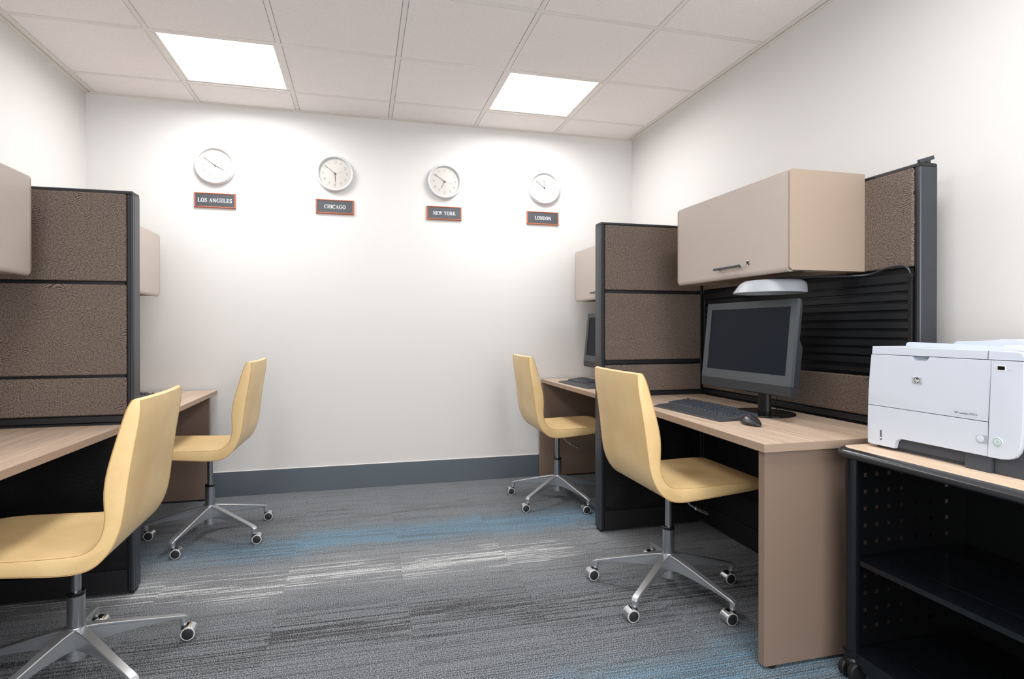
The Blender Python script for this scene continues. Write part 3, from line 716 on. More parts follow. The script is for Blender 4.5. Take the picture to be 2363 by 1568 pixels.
        for A, B in zip(secs, secs[1:]):
            m_ = len(A)
            for i in range(m_): bm.faces.new((A[i], A[(i + 1) % m_], B[(i + 1) % m_], B[i]))
        bm.faces.new(secs[0]); bm.faces.new(secs[-1])
        lathe(bm, [(0, 0.050), (0.0095, 0.050), (0.0115, 0.056), (0.0125, 0.070), (0.0115, 0.080), (0, 0.080)], 16, Matrix.Translation((0.308, 0, 0)))
        return bm
    arm0 = None; cast0 = None
    for k in range(5):
        a = math.radians(1.0 + 72 * k)
        if arm0 is None: arm0 = finish(arm(), 'base_arm', M['alu'], t, ang=32); arm0.rotation_euler = (0, 0, a)
        else: share(arm0, 'base_arm', t, rot=(0, 0, a))
        px, py = 0.308 * math.cos(a), 0.308 * math.sin(a)
        if cast0 is None:
            RY = Matrix.Rotation(PI / 2, 4, 'X')
            bm = new(); lathe(bm, [(0, -0.0195), (0.0236, -0.0195), (0.0245, -0.0180), (0.0245, 0.0180), (0.0236, 0.0195), (0, 0.0195)], 32, Matrix.Translation((-0.018, 0, 0.0245)) @ RY)
            cast0 = finish(bm, 'caster', M['chrome'], t)
            bm = new(); lathe(bm, [(0, 0.028), (0.008, 0.028), (0.008, 0.050), (0, 0.050)], 12); box(bm, (-0.02, -0.006, 0.022), (0.004, 0.006, 0.046), 0.003, 2); finish(bm, 'stem', M['cap_dark'], cast0)
            for s in (-1, 1):
                bm = new(); Mw = Matrix.Translation((-0.018, s * 0.0208, 0.0245)) @ RY
                lathe(bm, [(0, -0.0015), (0.0228, -0.0015), (0.0234, -0.0008), (0.0234, 0.0008), (0.0228, 0.0015), (0, 0.0015)], 32, Mw); finish(bm, 'wheel', M['tread'], cast0)
                bm = new(); Mw = Matrix.Translation((-0.018, s * 0.0226, 0.0245)) @ RY
                lathe(bm, [(0.0198, 0.0005 * 0), (0.0188, -0.0014 * s), (0.010, -0.0030 * s), (0, -0.0034 * s), (0, -0.0033 * s)], 28, Mw)
                lathe(bm, [(0, 0.0004 * s), (0.0198, 0.0004 * s), (0.0198, 0.0)], 28, Mw); finish(bm, 'hub_cap', M['cap_dark'], cast0)
            cast0.location = (px, py, 0)
            first = cast0
        else:
            c = first.copy(); C.objects.link(c); c.parent = t; c.location = (px, py, 0)
            for g in first.children:
                d_ = g.copy(); C.objects.link(d_); d_.parent = c
    return t
def dup(root, loc, rz, label):
    r = root.copy(); C.objects.link(r); r.location = loc; r.rotation_euler = (0, 0, rz); r['label'] = label
    for ch in list(root.children):
        c = ch.copy(); C.objects.link(c); c.parent = r
        for g in ch.children:
            d_ = g.copy(); C.objects.link(d_); d_.parent = c
    return r
ch = chair_proto('cream leather swivel chair at the near right desk, back toward the aisle')
ch.location = (1.2587, 2.1147, 0); ch.rotation_euler = (0, 0, math.radians(-0.6))
dup(ch, (1.2323, 3.4149, 0), math.radians(-1.8), 'cream leather swivel chair at the far right desk, half hidden by the partition')
dup(ch, (-0.7877, 3.2809, 0), math.radians(178.8), 'cream leather swivel chair at the far left desk, in front of the back wall')
chl = chair_proto('cream leather swivel chair nearest the camera on the left, seat set lower', drop=0.037)
chl.location = (-0.8803, 2.0443, 0); chl.rotation_euler = (0, 0, math.radians(181.06))
for o in chl.children:
    if o.name.split('.')[0] in ('base_arm', 'caster'):
        a = math.radians(-7.0)
        if o.name.startswith('base_arm'): o.rotation_euler.z += a
        else:
            x, y, _ = o.location; o.location = (x * math.cos(a) - y * math.sin(a), x * math.sin(a) + y * math.cos(a), 0)

# ------------------------------------------------------------------ monitors
def monitor(label, loc, rz, group='all-in-one computers on the right desks'):
    """faces local -y; stand disc centre at origin"""
    t = thing('computer_monitor', label, 'monitor', loc, rz, group)
    bm = new(); lathe(bm, [(0, 0), (0.130, 0), (0.132, 0.003), (0.130, 0.007), (0.10, 0.011), (0.04, 0.013), (0, 0.013)], 48); finish(bm, 'stand_base', M['black_gloss'], t)
    bm = new(); lathe(bm, [(0.026, 0.012), (0.026, 0.20), (0, 0.20)], 24, Matrix.Translation((0, 0.012, 0)) @ Matrix.Diagonal((1.25, 0.8, 1, 1))); finish(bm, 'stand_neck', M['black'], t)
    W_, H_ = 0.549, 0.384
    R_ = Matrix.Translation((0.0, -0.088, 0.294)) @ Matrix.Rotation(math.radians(-5.8), 4, 'X')
    def tb(lo, hi, bev=0.0, bm_=None): return box(bm_, lo, hi, bev, 2, M4=R_)
    a, b = W_ / 2, H_ / 2
    ch_ = 0.042   # chin
    bm = new()
    bl, bt, bb = 0.032, 0.030, 0.040
    z0 = -b + ch_
    tb((-a, -0.004, z0), (-a + bl, 0.010, b), 0, bm); tb((a - bl, -0.004, z0), (a, 0.010, b), 0, bm)
    tb((-a + bl, -0.004, b - bt), (a - bl, 0.010, b), 0.0, bm); tb((-a + bl, -0.004, z0), (a - bl, 0.010, z0 + bb), 0.0, bm)
    bez = finish(bm, 'bezel', M['bezel'], t)
    bm = new(); tb((-a + bl, -0.001, z0 + bb), (a - bl, 0.004, b - bt), 0, bm); finish(bm, 'screen', M['screen'], t)
    bm = new(); prism_pts = [(-0.004, z0 - 0.0005), (0.0, -b + 0.004), (0.006, -b), (0.022, -b), (0.022, z0 - 0.0005)]
    vs_ = prism(bm, prism_pts, W_, axis=0, a=-a)
    for v_ in vs_: v_.co = R_ @ v_.co
    finish(bm, 'chin', M['bezel_dark'], t)
    bm = new(); pts = [(0.0105, b - 0.001), (0.016, b - 0.004), (0.021, b - 0.025), (0.021, b - 0.160), (0.037, b - 0.185), (0.037, -b + 0.05), (0.031, -b + 0.006), (0.0225, -b + 0.002), (0.0225, z0 + 0.001), (0.0105, z0 + 0.001)]
    vs_ = prism(bm, pts, W_ - 0.002, axis=0, a=-a + 0.001)
    for v_ in vs_: v_.co = R_ @ v_.co
    finish(bm, 'rear_shell', M['bezel_dark'], t)
    bm = new(); tube(bm, crom([(0.03, 0.03, 0.16), (0.045, 0.035, 0.08), (0.03, 0.05, 0.02), (0.10, 0.07, 0.016)], 5), 0.002, 6); finish(bm, 'cord', M['cord'], t)
    return t
monitor('dark grey desktop monitor on the near right desk, screen off', (1.690, 2.078, 0.738), math.radians(-88.4))
monitor('dark grey monitor on the far right desk, only its left edge showing', (1.690, 3.535, 0.730), math.radians(-88.4))

# ------------------------------------------------------------------ keyboards
def keymesh(wd, dp=0.0155, h=0.0095):
    bm = new(); t_ = 0.0025
    b4 = [(-wd / 2, -dp / 2, 0), (wd / 2, -dp / 2, 0), (wd / 2, dp / 2, 0), (-wd / 2, dp / 2, 0)]
    t4 = [(-wd / 2 + t_, -dp / 2 + t_, h), (wd / 2 - t_, -dp / 2 + t_, h), (wd / 2 - t_, dp / 2 - t_ * 0.6, h), (-wd / 2 + t_, dp / 2 - t_ * 0.6, h)]
    A = [bm.verts.new(p) for p in b4]; B = [bm.verts.new(p) for p in t4]; bm.faces.new(A); bm.faces.new(B)
    for i in range(4): bm.faces.new((A[i], A[(i + 1) % 4], B[(i + 1) % 4], B[i]))
    return bm
U = 0.0187
rows = [  # (y index from front, list of (x units, width))
    [(0, 1.5), (1.5, 1.25), (2.75, 1.25), (4.0, 6.0), (10.0, 1.25), (11.25, 1.25), (12.5, 1.25), (13.75, 1.25), (15.4, 1), (16.4, 1), (17.4, 1), (18.8, 2), (20.8, 1), (21.8, 1)],
    [(0, 2.25)] + [(2.25 + i, 1) for i in range(10)] + [(12.25, 2.75), (16.4, 1), (18.8, 1), (19.8, 1), (20.8, 1)],
    [(0, 1.75)] + [(1.75 + i, 1) for i in range(11)] + [(12.75, 2.25), (18.8, 1), (19.8, 1), (20.8, 1), (21.8, 1)],
    [(0, 1.5)] + [(1.5 + i, 1) for i in range(12)] + [(13.5, 1.5), (15.4, 1), (16.4, 1), (17.4, 1), (18.8, 1), (19.8, 1), (20.8, 1)],
    [(i, 1) for i in range(13)] + [(13, 2), (15.4, 1), (16.4, 1), (17.4, 1), (18.8, 1), (19.8, 1), (20.8, 1), (21.8, 1)],
    [(0, 1)] + [(2 + i, 1) for i in range(4)] + [(6.5 + i, 1) for i in range(4)] + [(11 + i, 1) for i in range(4)] + [(15.4, 1), (16.4, 1), (17.4, 1)]]
keyproto = {}
def keyboard(label, loc, rz):
    t = thing('keyboard', label, 'keyboard', loc, rz, 'black computer keyboards')
    W_ = 0.474; D_ = 0.195; ox = -W_ / 2
    bm = new()
    side = [(-D_ / 2, 0.003), (-D_ / 2 + 0.004, 0.0), (D_ / 2 - 0.003, 0.0), (D_ / 2, 0.004), (D_ / 2 - 0.002, 0.0235), (D_ / 2 - 0.012, 0.0245), (-D_ / 2 + 0.073, 0.0135), (-D_ / 2 + 0.03, 0.0105), (-D_ / 2 + 0.002, 0.0055)]
    rings = []
    cc = [(-0.006, -0.010), (0.0, 0.0), (0.012, 0.004)]
    for x, ins, dz in ((-W_ / 2, 0.012, 0.004), (-W_ / 2 + 0.006, 0.004, 0.001), (-W_ / 2 + 0.014, 0, 0), (W_ / 2 - 0.014, 0, 0), (W_ / 2 - 0.006, 0.004, 0.001), (W_ / 2, 0.012, 0.004)):
        rings.append([bm.verts.new((x, y + (ins if y < 0 else -ins * 0.5), max(0.0, z - (dz if z > 0.004 else 0)))) for y, z in side])
    n = len(side)
    for A, B in zip(rings, rings[1:]):
        for i in range(n): bm.faces.new((A[i], A[(i + 1) % n], B[(i + 1) % n], B[i]))
    bm.faces.new(rings[0]); bm.faces.new(rings[-1]); finish(bm, 'case', M['kbd'], t, ang=28)
    tilt = math.atan2(0.011, 0.11)
    for r_i, rw in enumerate(rows):
        yy = -D_ / 2 + 0.080 + r_i * U * 0.985 + (0.004 if r_i == 5 else 0)
        zz = 0.0140 + (yy + D_ / 2 - 0.073) * math.tan(tilt)
        for x, wu in rw:
            key = round(wu, 2)
            xx = ox + 0.022 + (x + wu / 2) * U
            if key not in keyproto:
                o = finish(keymesh(wu * U - 0.0022), 'key', M['key'], t, smooth=False); keyproto[key] = o
                o.location = (xx, yy, zz); o.rotation_euler = (tilt, 0, 0)
            else: share(keyproto[key], 'key', t, (xx, yy, zz), (tilt, 0, 0))
    bm = new(); tube(bm, crom([(0.19, D_ / 2 - 0.004, 0.008), (0.195, D_ / 2 + 0.012, 0.003), (0.20, D_ / 2 + 0.018, 0.0022)], 5), 0.0019, 6); finish(bm, 'cord', M['cord'], t)
    return t
keyboard('black keyboard on the near right desk beside the mouse', (1.455, 2.172, 0.738), math.radians(-86.8))
keyboard('black keyboard on the far right desk below the half-hidden monitor', (1.452, 3.49, 0.730), math.radians(-86.8))
keyboard('black keyboard on the far left desk, behind the near left chair back', (-1.215, 3.50, 0.705), math.radians(90))

# mouse
t = thing('computer_mouse', 'black computer mouse with a red wheel beside the near right keyboard', 'mouse', (1.452, 1.845, 0.738), math.radians(-100))
bm = new(); bmesh.ops.create_uvsphere(bm, u_segments=28, v_segments=18, radius=1.0)
for v_ in bm.verts:
    x, y, z = v_.co
    taper = 1 - 0.35 * max(0, x) - 0.05 * max(0, -x)
    hz = 0.020 * (1.0 - 0.62 * x if x > 0 else 1.0 + 0.1 * x) 
    zz = max(0.0, 0.008 + z * (0.030 * (1 - 0.55 * max(0, x + 0.2)) if z > 0 else 0.008))
    v_.co = (x * 0.060, y * 0.033 * taper, zz)
finish(bm, 'mouse_body', M['mouse'], t, ang=60)
bm = new(); tube(bm, [(-0.010, 0.020, 0.026), (0.008, 0.023, 0.023)], 0.0035, 10); finish(bm, 'scroll_wheel', M['red'], t)
bm = new(); tube(bm, [(-0.045, -0.0255, 0.018), (-0.01, -0.0315, 0.019), (0.025, -0.024, 0.013)], 0.0012, 6); finish(bm, 'grip_line', M['black_gloss'], t)

# ------------------------------------------------------------------ task lamp under the cabinet
t = thing('task_lamp', 'white shallow lampshade on a black arm under the near right cabinet', 'lamp', (1.606, 1.935, 1.250))
bm = new()
seg = 56; prof = [(0.1515, 0.0, 0.0), (0.1525, 0.002, 0.0), (0.150, 0.010, 0.004), (0.142, 0.030, 0.012), (0.136, 0.040, 0.016), (0.120, 0.050, 0.018), (0.07, 0.054, 0.018), (0.0, 0.055, 0.018)]
inn = [(0.149, 0.0, 0.0), (0.147, 0.010, 0.004), (0.139, 0.028, 0.012), (0.118, 0.045, 0.018), (0.0, 0.050, 0.018)]
def ringp(r, z, dx):
    r *= 0.895
    return [(dx + r * math.cos(2 * PI * k / seg), r * math.sin(2 * PI * k / seg), z) for k in range(seg)]
def skin(P_):
    R_ = []
    for r, z, dx in P_: R_.append([bm.verts.new(p) for p in (ringp(r, z, dx) if r > 0 else [(dx, 0, z)])])
    for A, B in zip(R_, R_[1:]):
        for k in range(seg):
            if len(B) == 1: bm.faces.new((A[k], A[(k + 1) % seg], B[0]))
            else: bm.faces.new((A[k], A[(k + 1) % seg], B[(k + 1) % seg], B[k]))
    return R_
Ra = skin(prof); Rb = skin(inn)
for k in range(seg): bm.faces.new((Ra[0][k], Ra[0][(k + 1) % seg], Rb[0][(k + 1) % seg], Rb[0][k]))
finish(bm, 'lamp_shade', M['lampshade'], t)
bm = new(); lathe(bm, [(0, 0.052), (0.02, 0.052), (0.02, 0.06), (0, 0.06)], 20, Matrix.Translation((0.018, 0, 0))); finish(bm, 'shade_mount', M['black'], t)
bm = new(); tube(bm, crom([(0.02, 0.0, 0.060), (0.06, -0.02, 0.064), (0.150, -0.10, 0.062), (0.215, -0.170, 0.060), (0.262, -0.218, 0.062), (0.262, -0.290, 0.078), (0.262, -0.345, 0.081), (0.262, -0.372, 0.070), (0.262, -0.382, 0.050)], 6), 0.0036, 10); finish(bm, 'lamp_arm', M['charcoal'], t)
bm = new(); box(bm, (0.259, -0.389, 0.036), (0.270, -0.375, 0.052), 0.002, 2); finish(bm, 'arm_bracket', M['black'], t)

# ------------------------------------------------------------------ clocks and city signs
def clock(label, x, z, minute, hour, sec):
    t = thing('wall_clock', label, 'clock', (x, YB, z), 0, 'round silver wall clocks')
    RX = Matrix.Rotation(PI / 2, 4, 'X')     # local +z -> -y
    R = 0.1235
    bm = new(); lathe(bm, [(0.0, 0.0), (R - 0.006, 0.0), (R, 0.004), (R, 0.020), (R - 0.003, 0.029), (R - 0.007, 0.032), (R - 0.012, 0.032), (R - 0.017, 0.028), (R - 0.0175, 0.014), (0.0, 0.013)], 72, RX); finish(bm, 'clock_rim', M['clock_rim'], t)
    bm = new(); lathe(bm, [(0.0, 0.0135), (R - 0.0176, 0.0135), (R - 0.0176, 0.0145), (0.0, 0.0145)], 64, RX); finish(bm, 'clock_face', M['clock_face'], t)
    bm = new()
    for k in range(1, 13):
        a = PI / 2 - k * PI / 6; rr_ = 0.078
        me = text_mesh(str(k), 0.0255, 0.00015, offset=-0.0004)
        add_mesh(bm, me, Matrix.Translation((rr_ * math.cos(a), -0.0149, rr_ * math.sin(a))) @ RX)
    for k in range(60):
        a = k * PI / 30; l_ = 0.004 if k % 5 == 0 else 0.0022; wd = 0.0011 if k % 5 == 0 else 0.0005
        M4 = Matrix.Rotation(a, 4, 'Y') @ Matrix.Translation((0.0985, -0.0149, 0)); box(bm, (-l_ / 2, -0.0001, -wd / 2), (l_ / 2, 0.0001, wd / 2), M4=M4)
    me = text_mesh('o', 0.013, 0.00015); add_mesh(bm, me, Matrix.Translation((0, -0.0149, -0.028)) @ RX)
    finish(bm, 'numerals', M['numeral'], t, smooth=False)
    def hand(name, ang, l0, l1, w0, w1, yy, m_):
        bm = new(); v_ = prism(bm, [(-w0, -l0), (w0, -l0), (w1, l1), (-w1, l1)], 0.0008, axis=1, a=yy)
        for q in v_: q.co = Matrix.Rotation(math.radians(ang), 4, 'Y') @ q.co
        finish(bm, name, m_, t, smooth=False)
    hand('hour_hand', hour, 0.008, 0.058, 0.0021, 0.0014, -0.0170, M['hand'])
    hand('minute_hand', minute, 0.010, 0.088, 0.0018, 0.0010, -0.0190, M['hand'])
    hand('second_hand', sec, 0.030, 0.072, 0.0008, 0.0004, -0.0208, M['hand2'])
    bm = new(); lathe(bm, [(0, 0.0150), (0.0045, 0.0150), (0.0045, 0.0225), (0, 0.023)], 16, RX); finish(bm, 'hand_hub', M['hand'], t)
    bm = new(); lathe(bm, [(0.0, 0.0262), (R - 0.0171, 0.0262), (R - 0.0171, 0.0274), (0, 0.0274)], 64, RX); finish(bm, 'glass', M['glass'], t)
    return t
clock('silver wall clock above the LOS ANGELES sign, reading about ten to four', -0.925, 2.174, 307, 117, 86)
clock('silver wall clock above the CHICAGO sign, reading about ten to six', -0.173, 2.171, 309, 177, 68)
clock('silver wall clock above the NEW YORK sign, reading about ten to seven', 0.5830, 2.164, 305, 208, 99)
clock('silver wall clock above the LONDON sign, reading about ten to twelve', 1.336, 2.163, 308.5, 357, 359)

# serif capitals, drawn as polygons (unit cap height)
def glyphs():
    TK, TN, SF = 0.155, 0.055, 0.075
    G = {}
    def V(x, w_=TK, y0=0, y1=1): return [(x, y0), (x + w_, y0), (x + w_, y1), (x, y1)]
    def S(x0, x1, y): return [(x0, y), (x1, y), (x1, y + 0.045), (x0, y + 0.045)]
    def Sb(x0, x1): return [S(x0, x1, 0), S(x0, x1, 0.955)]
    def D(xa, ya, xb, yb, w_): return [(xa, ya), (xa + w_, ya), (xb + w_, yb), (xb, yb)]
    def ring(cx, cy, rx, ry, a0, a1, tx, ty, n=28):
        out = []
        for k in range(n):
            A, B = math.radians(a0 + (a1 - a0) * k / n), math.radians(a0 + (a1 - a0) * (k + 1) / n)
            o_ = lambda a: (cx + rx * math.cos(a), cy + ry * math.sin(a)); i_ = lambda a: (cx + (rx - tx) * math.cos(a), cy + (ry - ty) * math.sin(a))
            out.append([i_(A), o_(A), o_(B), i_(B)])
        return out
    G['L'] = (0.70, [V(0.10), *Sb(0.02, 0.34), S(0.25, 0.66, 0), [(0.66, 0), (0.70, 0.27), (0.65, 0.27), (0.52, 0.045), (0.55, 0)]])
    G['I'] = (0.38, [V(0.11), *Sb(0.02, 0.36)])
    G['H'] = (0.84, [V(0.10), V(0.59), *Sb(0.01, 0.34), *Sb(0.50, 0.83), [(0.2, 0.48), (0.62, 0.48), (0.62, 0.535), (0.2, 0.535)]])
    G['E'] = (0.70, [V(0.10), *Sb(0.02, 0.62), [(0.2, 0.48), (0.46, 0.48), (0.46, 0.535), (0.2, 0.535)], [(0.43, 0.36), (0.475, 0.36), (0.475, 0.65), (0.43, 0.65)],
                     [(0.62, 0), (0.66, 0.26), (0.61, 0.26), (0.50, 0.045)], [(0.50, 0.955), (0.585, 0.74), (0.63, 0.74), (0.62, 1.0)]])
    G['N'] = (0.86, [V(0.11, TN), V(0.68, TN), D(0.08, 1, 0.60, 0, 0.17), S(0.0, 0.28, 0.0), S(0.0, 0.2, 0.955), S(0.56, 0.86, 0.955)])
    G['O'] = (0.86, ring(0.43, 0.5, 0.40, 0.52, 0, 360, 0.165, 0.055, 40))
    G['C'] = (0.80, ring(0.43, 0.5, 0.40, 0.52, 42, 318, 0.165, 0.055, 36) + [[(0.69, 0.66), (0.745, 0.66), (0.745, 1.0), (0.70, 1.0), (0.67, 0.88)]])
    G['G'] = (0.86, ring(0.43, 0.5, 0.40, 0.52, 42, 318, 0.165, 0.055, 36) + [V(0.60, 0.15, 0.06, 0.44), S(0.50, 0.84, 0.405), [(0.69, 0.66), (0.745, 0.66), (0.745, 1.0), (0.70, 1.0), (0.67, 0.88)]])
    G['S'] = (0.62, ring(0.31, 0.735, 0.235, 0.285, 50, 262, 0.12, 0.06, 24) + ring(0.31, 0.265, 0.255, 0.285, -130, 82, 0.13, 0.06, 24) + [[(0.13, 0.62), (0.25, 0.66), (0.52, 0.40), (0.42, 0.33)], [(0.50, 0.70), (0.54, 0.70), (0.54, 1.01), (0.50, 1.01), (0.45, 0.93)], [(0.05, 0.0), (0.09, 0.0), (0.14, 0.08), (0.10, 0.33), (0.05, 0.33)]])
    G['A'] = (0.84, [D(0.10, 0, 0.41, 1.0, TN), D(0.56, 0, 0.36, 1.0, 0.17) if False else [(0.39, 1.02), (0.45, 1.02), (0.76, 0.0), (0.58, 0.0), (0.36, 0.80)], [(0.2, 0.32), (0.6, 0.32), (0.6, 0.37), (0.2, 0.37)], S(0.0, 0.27, 0), S(0.49, 0.84, 0)])
    G['D'] = (0.84, [V(0.10), *Sb(0.02, 0.36)] + ring(0.34, 0.5, 0.46, 0.5, -90, 90, 0.165, 0.05, 28))
    G['K'] = (0.86, [V(0.10), *Sb(0.01, 0.35), D(0.22, 0.40, 0.62, 0.98, 0.07), [(0.36, 0.60), (0.46, 0.72), (0.82, 0.0), (0.62, 0.0)], S(0.53, 0.80, 0.955), S(0.53, 0.87, 0)])
    G['R'] = (0.82, [V(0.10), *[S(0.01, 0.36, 0)], S(0.01, 0.38, 0.955), S(0.22, 0.40, 0.46)] + ring(0.36, 0.73, 0.30, 0.27, -90, 90, 0.155, 0.05, 20) + [[(0.33, 0.50), (0.50, 0.50), (0.78, 0.0), (0.60, 0.0)], S(0.58, 0.84, 0)])
    G['Y'] = (0.80, [V(0.33, 0.155, 0, 0.46), S(0.22, 0.60, 0), [(0.07, 1.0), (0.25, 1.0), (0.47, 0.42), (0.34, 0.42)], [(0.62, 1.0), (0.68, 1.0), (0.48, 0.42), (0.42, 0.42)], S(0.0, 0.34, 0.955), S(0.52, 0.82, 0.955)])
    G['W'] = (1.12, [[(0.06, 1.0), (0.23, 1.0), (0.42, 0.0), (0.35, 0.0)], [(0.52, 0.86), (0.57, 0.86), (0.41, 0.0), (0.36, 0.0)], [(0.40, 1.0), (0.58, 1.0), (0.79, 0.0), (0.72, 0.0)], [(0.99, 1.0), (1.04, 1.0), (0.79, 0.0), (0.73, 0.0)], S(0.0, 0.32, 0.955), S(0.34, 0.66, 0.955), S(0.88, 1.12, 0.955)])
    G[' '] = (0.34, [])
    return G
GL = glyphs()
def sign(label, city, x, z, cap, width, W_=0.252):
    t = thing('city_sign', label, 'sign', (x, YB, z), 0, 'city name signs below the clocks')
    Hh = 0.0495; a = W_ / 2; fw = 0.009
    bm = new()      # mitred bevelled frame
    def quad(*p): bm.faces.new([bm.verts.new(q) for q in p])
    o0 = [(-a, 0, -Hh), (a, 0, -Hh), (a, 0, Hh), (-a, 0, Hh)]; o1 = [(p[0], -0.008, p[2]) for p in o0]
    s = lambda p, d_: (p[0] - math.copysign(d_, p[0]), 0, p[2] - math.copysign(d_, p[2]))
    m1 = [(s(p, fw * 0.55)[0], -0.0155, s(p, fw * 0.55)[2]) for p in o0]; i1 = [(s(p, fw)[0], -0.0125, s(p, fw)[2]) for p in o0]; i0 = [(p[0], -0.002, p[2]) for p in i1]
    for L0, L1 in ((o0, o1), (o1, m1), (m1, i1), (i1, i0)):
        for k in range(4): quad(L0[k], L0[(k + 1) % 4], L1[(k + 1) % 4], L1[k])
    quad(*o0); bmesh.ops.remove_doubles(bm, verts=bm.verts, dist=1e-5)
    finish(bm, 'sign_frame', M['sign_wood'], t, smooth=False)
    bm = new(); box(bm, (-a + fw, -0.0115, -Hh + fw), (a - fw, -0.002, Hh - fw)); finish(bm, 'sign_plate', M['sign_plate'], t)
    total = sum(GL[c][0] for c in city) + 0.045 * (len(city) - 1)
    sx = width / total; bm = new(); cx = -width / 2
    for c in city:
        adv, polys = GL[c]
        for pl in polys:
            pts = [(cx + px * sx, (py - 0.5) * cap) for px, py in pl]
            v0 = [bm.verts.new((px, -0.0122, pz)) for px, pz in pts]; 
            v1 = [bm.verts.new((px, -0.0115, pz)) for px, pz in pts]; n = len(pts)
            bm.faces.new(v0)
            for k in range(n): bm.faces.new((v0[k], v0[(k + 1) % n], v1[(k + 1) % n], v1[k]))
        cx += (adv + 0.045) * sx
    finish(bm, 'lettering', M['lettering'], t, smooth=False)
sign('dark sign with wood frame reading LOS ANGELES', 'LOS ANGELES', -0.927, 1.947, 0.0255, 0.206)
sign('dark sign with wood frame reading CHICAGO', 'CHICAGO', -0.174, 1.9445, 0.0255, 0.142)
sign('dark sign with wood frame reading NEW YORK', 'NEW YORK', 0.5815, 1.938, 0.0255, 0.164)
sign('dark sign with wood frame reading LONDON', 'LONDON', 1.326, 1.9375, 0.0255, 0.128)

# ------------------------------------------------------------------ printer cart
CZ = 0.733
t = thing('printer_cart', 'black steel cart with pale wood top and perforated side under the printer', 'cart', (1.72, 1.0, 0))
ox, oy = 1.72, 1.0
def L(p): return (p[0] - ox, p[1] - oy) + tuple(p[2:])
X0, X1, Y0, Y1 = 1.462, 2.00, 0.35, 1.487
out = [L(p) for p in rrect(X0 + 0.0, Y0, X1, Y1, [0.03, 0.055, 0.055, 0.03], 8)]
inn = [L(p) for p in rrect(X0 + 0.022, Y0 + 0.022, X1 - 0.012, Y1 - 0.016, [0.02, 0.04, 0.04, 0.02], 8)]
bm = new(); prism(bm, inn, 0.020, axis=2, a=CZ - 0.020); finish(bm, 'cart_top', M['laminate2'], t)
bm = new(); n = len(out); rings = []
for k in range(9):      # bull-nose bumper
    a = PI / 2 - k * PI / 8
    rings.append([bm.verts.new((i_[0] + (o_[0] - i_[0]) * max(0.0, math.cos(a)), i_[1] + (o_[1] - i_[1]) * max(0.0, math.cos(a)), CZ - 0.0165 + 0.0160 * math.sin(a))) for o_, i_ in zip(out, inn)])
for A, B in zip(rings, rings[1:]):
    for k in range(n): bm.faces.new((A[k], A[(k + 1) % n], B[(k + 1) % n], B[k]))
bm.faces.new(rings[-1])
finish(bm, 'bumper', M['bumper'], t, ang=40)
# posts
for (px, py) in ((1.505, 1.440), (1.505, 0.40)):
    bm = new(); lathe(bm, [(0, 0.095), (0.022, 0.095), (0.022, CZ - 0.034), (0, CZ - 0.034)], 24, Matrix.Translation((*L((px, py)), 0))); 
    finish(bm, 'post', M['cart'], t)
    bm = new(); lathe(bm, [(0, 0.076), (0.026, 0.076), (0.0265, 0.080), (0.026, 0.0945), (0, 0.0945)], 24, Matrix.Translation((*L((px, py)), 0))); finish(bm, 'post_collar', M['cart'], t)
# perforated bowed side panels (square holes cut as geometry)
def side_curve(x): return 1.438 + 0.014 * (1 - ((x - 1.72) / 0.25) ** 2)
def side_panel(sign_):
    hx_ = [1.561, 1.610, 1.6605, 1.7135, 1.771, 1.8305, 1.893]; hz = [0.640 - 0.0540 * k for k in range(11)]
    hs = 0.0066
    xsn = [1.505]; 
    for h_ in hx_: xsn += [h_ - hs, h_ + hs]
    xsn += [1.975]; zsn = [0.088]
    for h_ in sorted(hz): 
        if h_ > 0.11: zsn += [h_ - hs, h_ + hs]
    zsn += [CZ - 0.036]
    bm = new(); grid = {}
    yf = (lambda x: side_curve(x)) if sign_ > 0 else (lambda x: 2 * 0.92 - side_curve(x))
    for i, x in enumerate(xsn):
        for k, z in enumerate(zsn):
            for s_ in (0, 1): grid[i, k, s_] = bm.verts.new((*L((x, yf(x) + 0.0012 * s_ * sign_)), z))
    hole = lambda i, k: i % 2 == 1 and k % 2 == 1 and i < len(xsn) - 2 + 1 and k < len(zsn) - 1
    for i in range(len(xsn) - 1):
        for k in range(len(zsn) - 1):
            if hole(i, k):
                for a_, b_ in (((i, k), (i + 1, k)), ((i + 1, k), (i + 1, k + 1)), ((i + 1, k + 1), (i, k + 1)), ((i, k + 1), (i, k))):
                    bm.faces.new((grid[a_[0], a_[1], 0], grid[b_[0], b_[1], 0], grid[b_[0], b_[1], 1], grid[a_[0], a_[1], 1]))
                continue
            for s_ in (0, 1): bm.faces.new((grid[i, k, s_], grid[i + 1, k, s_], grid[i + 1, k + 1, s_], grid[i, k + 1, s_]))
    return finish(bm, 'perforated_side', M['cart_in'], t, ang=40)
side_panel(1); side_panel(-1)
# shelves following the bowed sides, with folded front lip and pressed grooves
def shelf(name, z, x0, lip, z_lip):
    bm = new(); pts = []
    N = 12
    for k in range(N + 1):
        x = x0 + (1.975 - x0) * k / N; pts.append((x, side_curve(x) - 0.004))
    low = [(x, 2 * 0.92 - y) for x, y in pts]
    poly = [L(p) for p in pts] + [L(p) for p in low[::-1]]
    prism(bm, poly, 0.0015, axis=2, a=z - 0.0015)
    box(bm, (*L((x0 - 0.0035, low[0][1])), z - lip), (*L((x0, pts[0][1])), z + 0.0005), 0.0012, 2)
    s_ = finish(bm, name, M['cart'], t)
    for gx in (1.60, 1.69, 1.78, 1.87):
        bm = new(); box(bm, (*L((gx - 0.0025, 0.50)), z + 0.0001), (*L((gx + 0.0025, 1.40)), z + 0.0009), 0.0004, 1); finish(bm, 'shelf_rib', M['cart'], s_)
    return s_
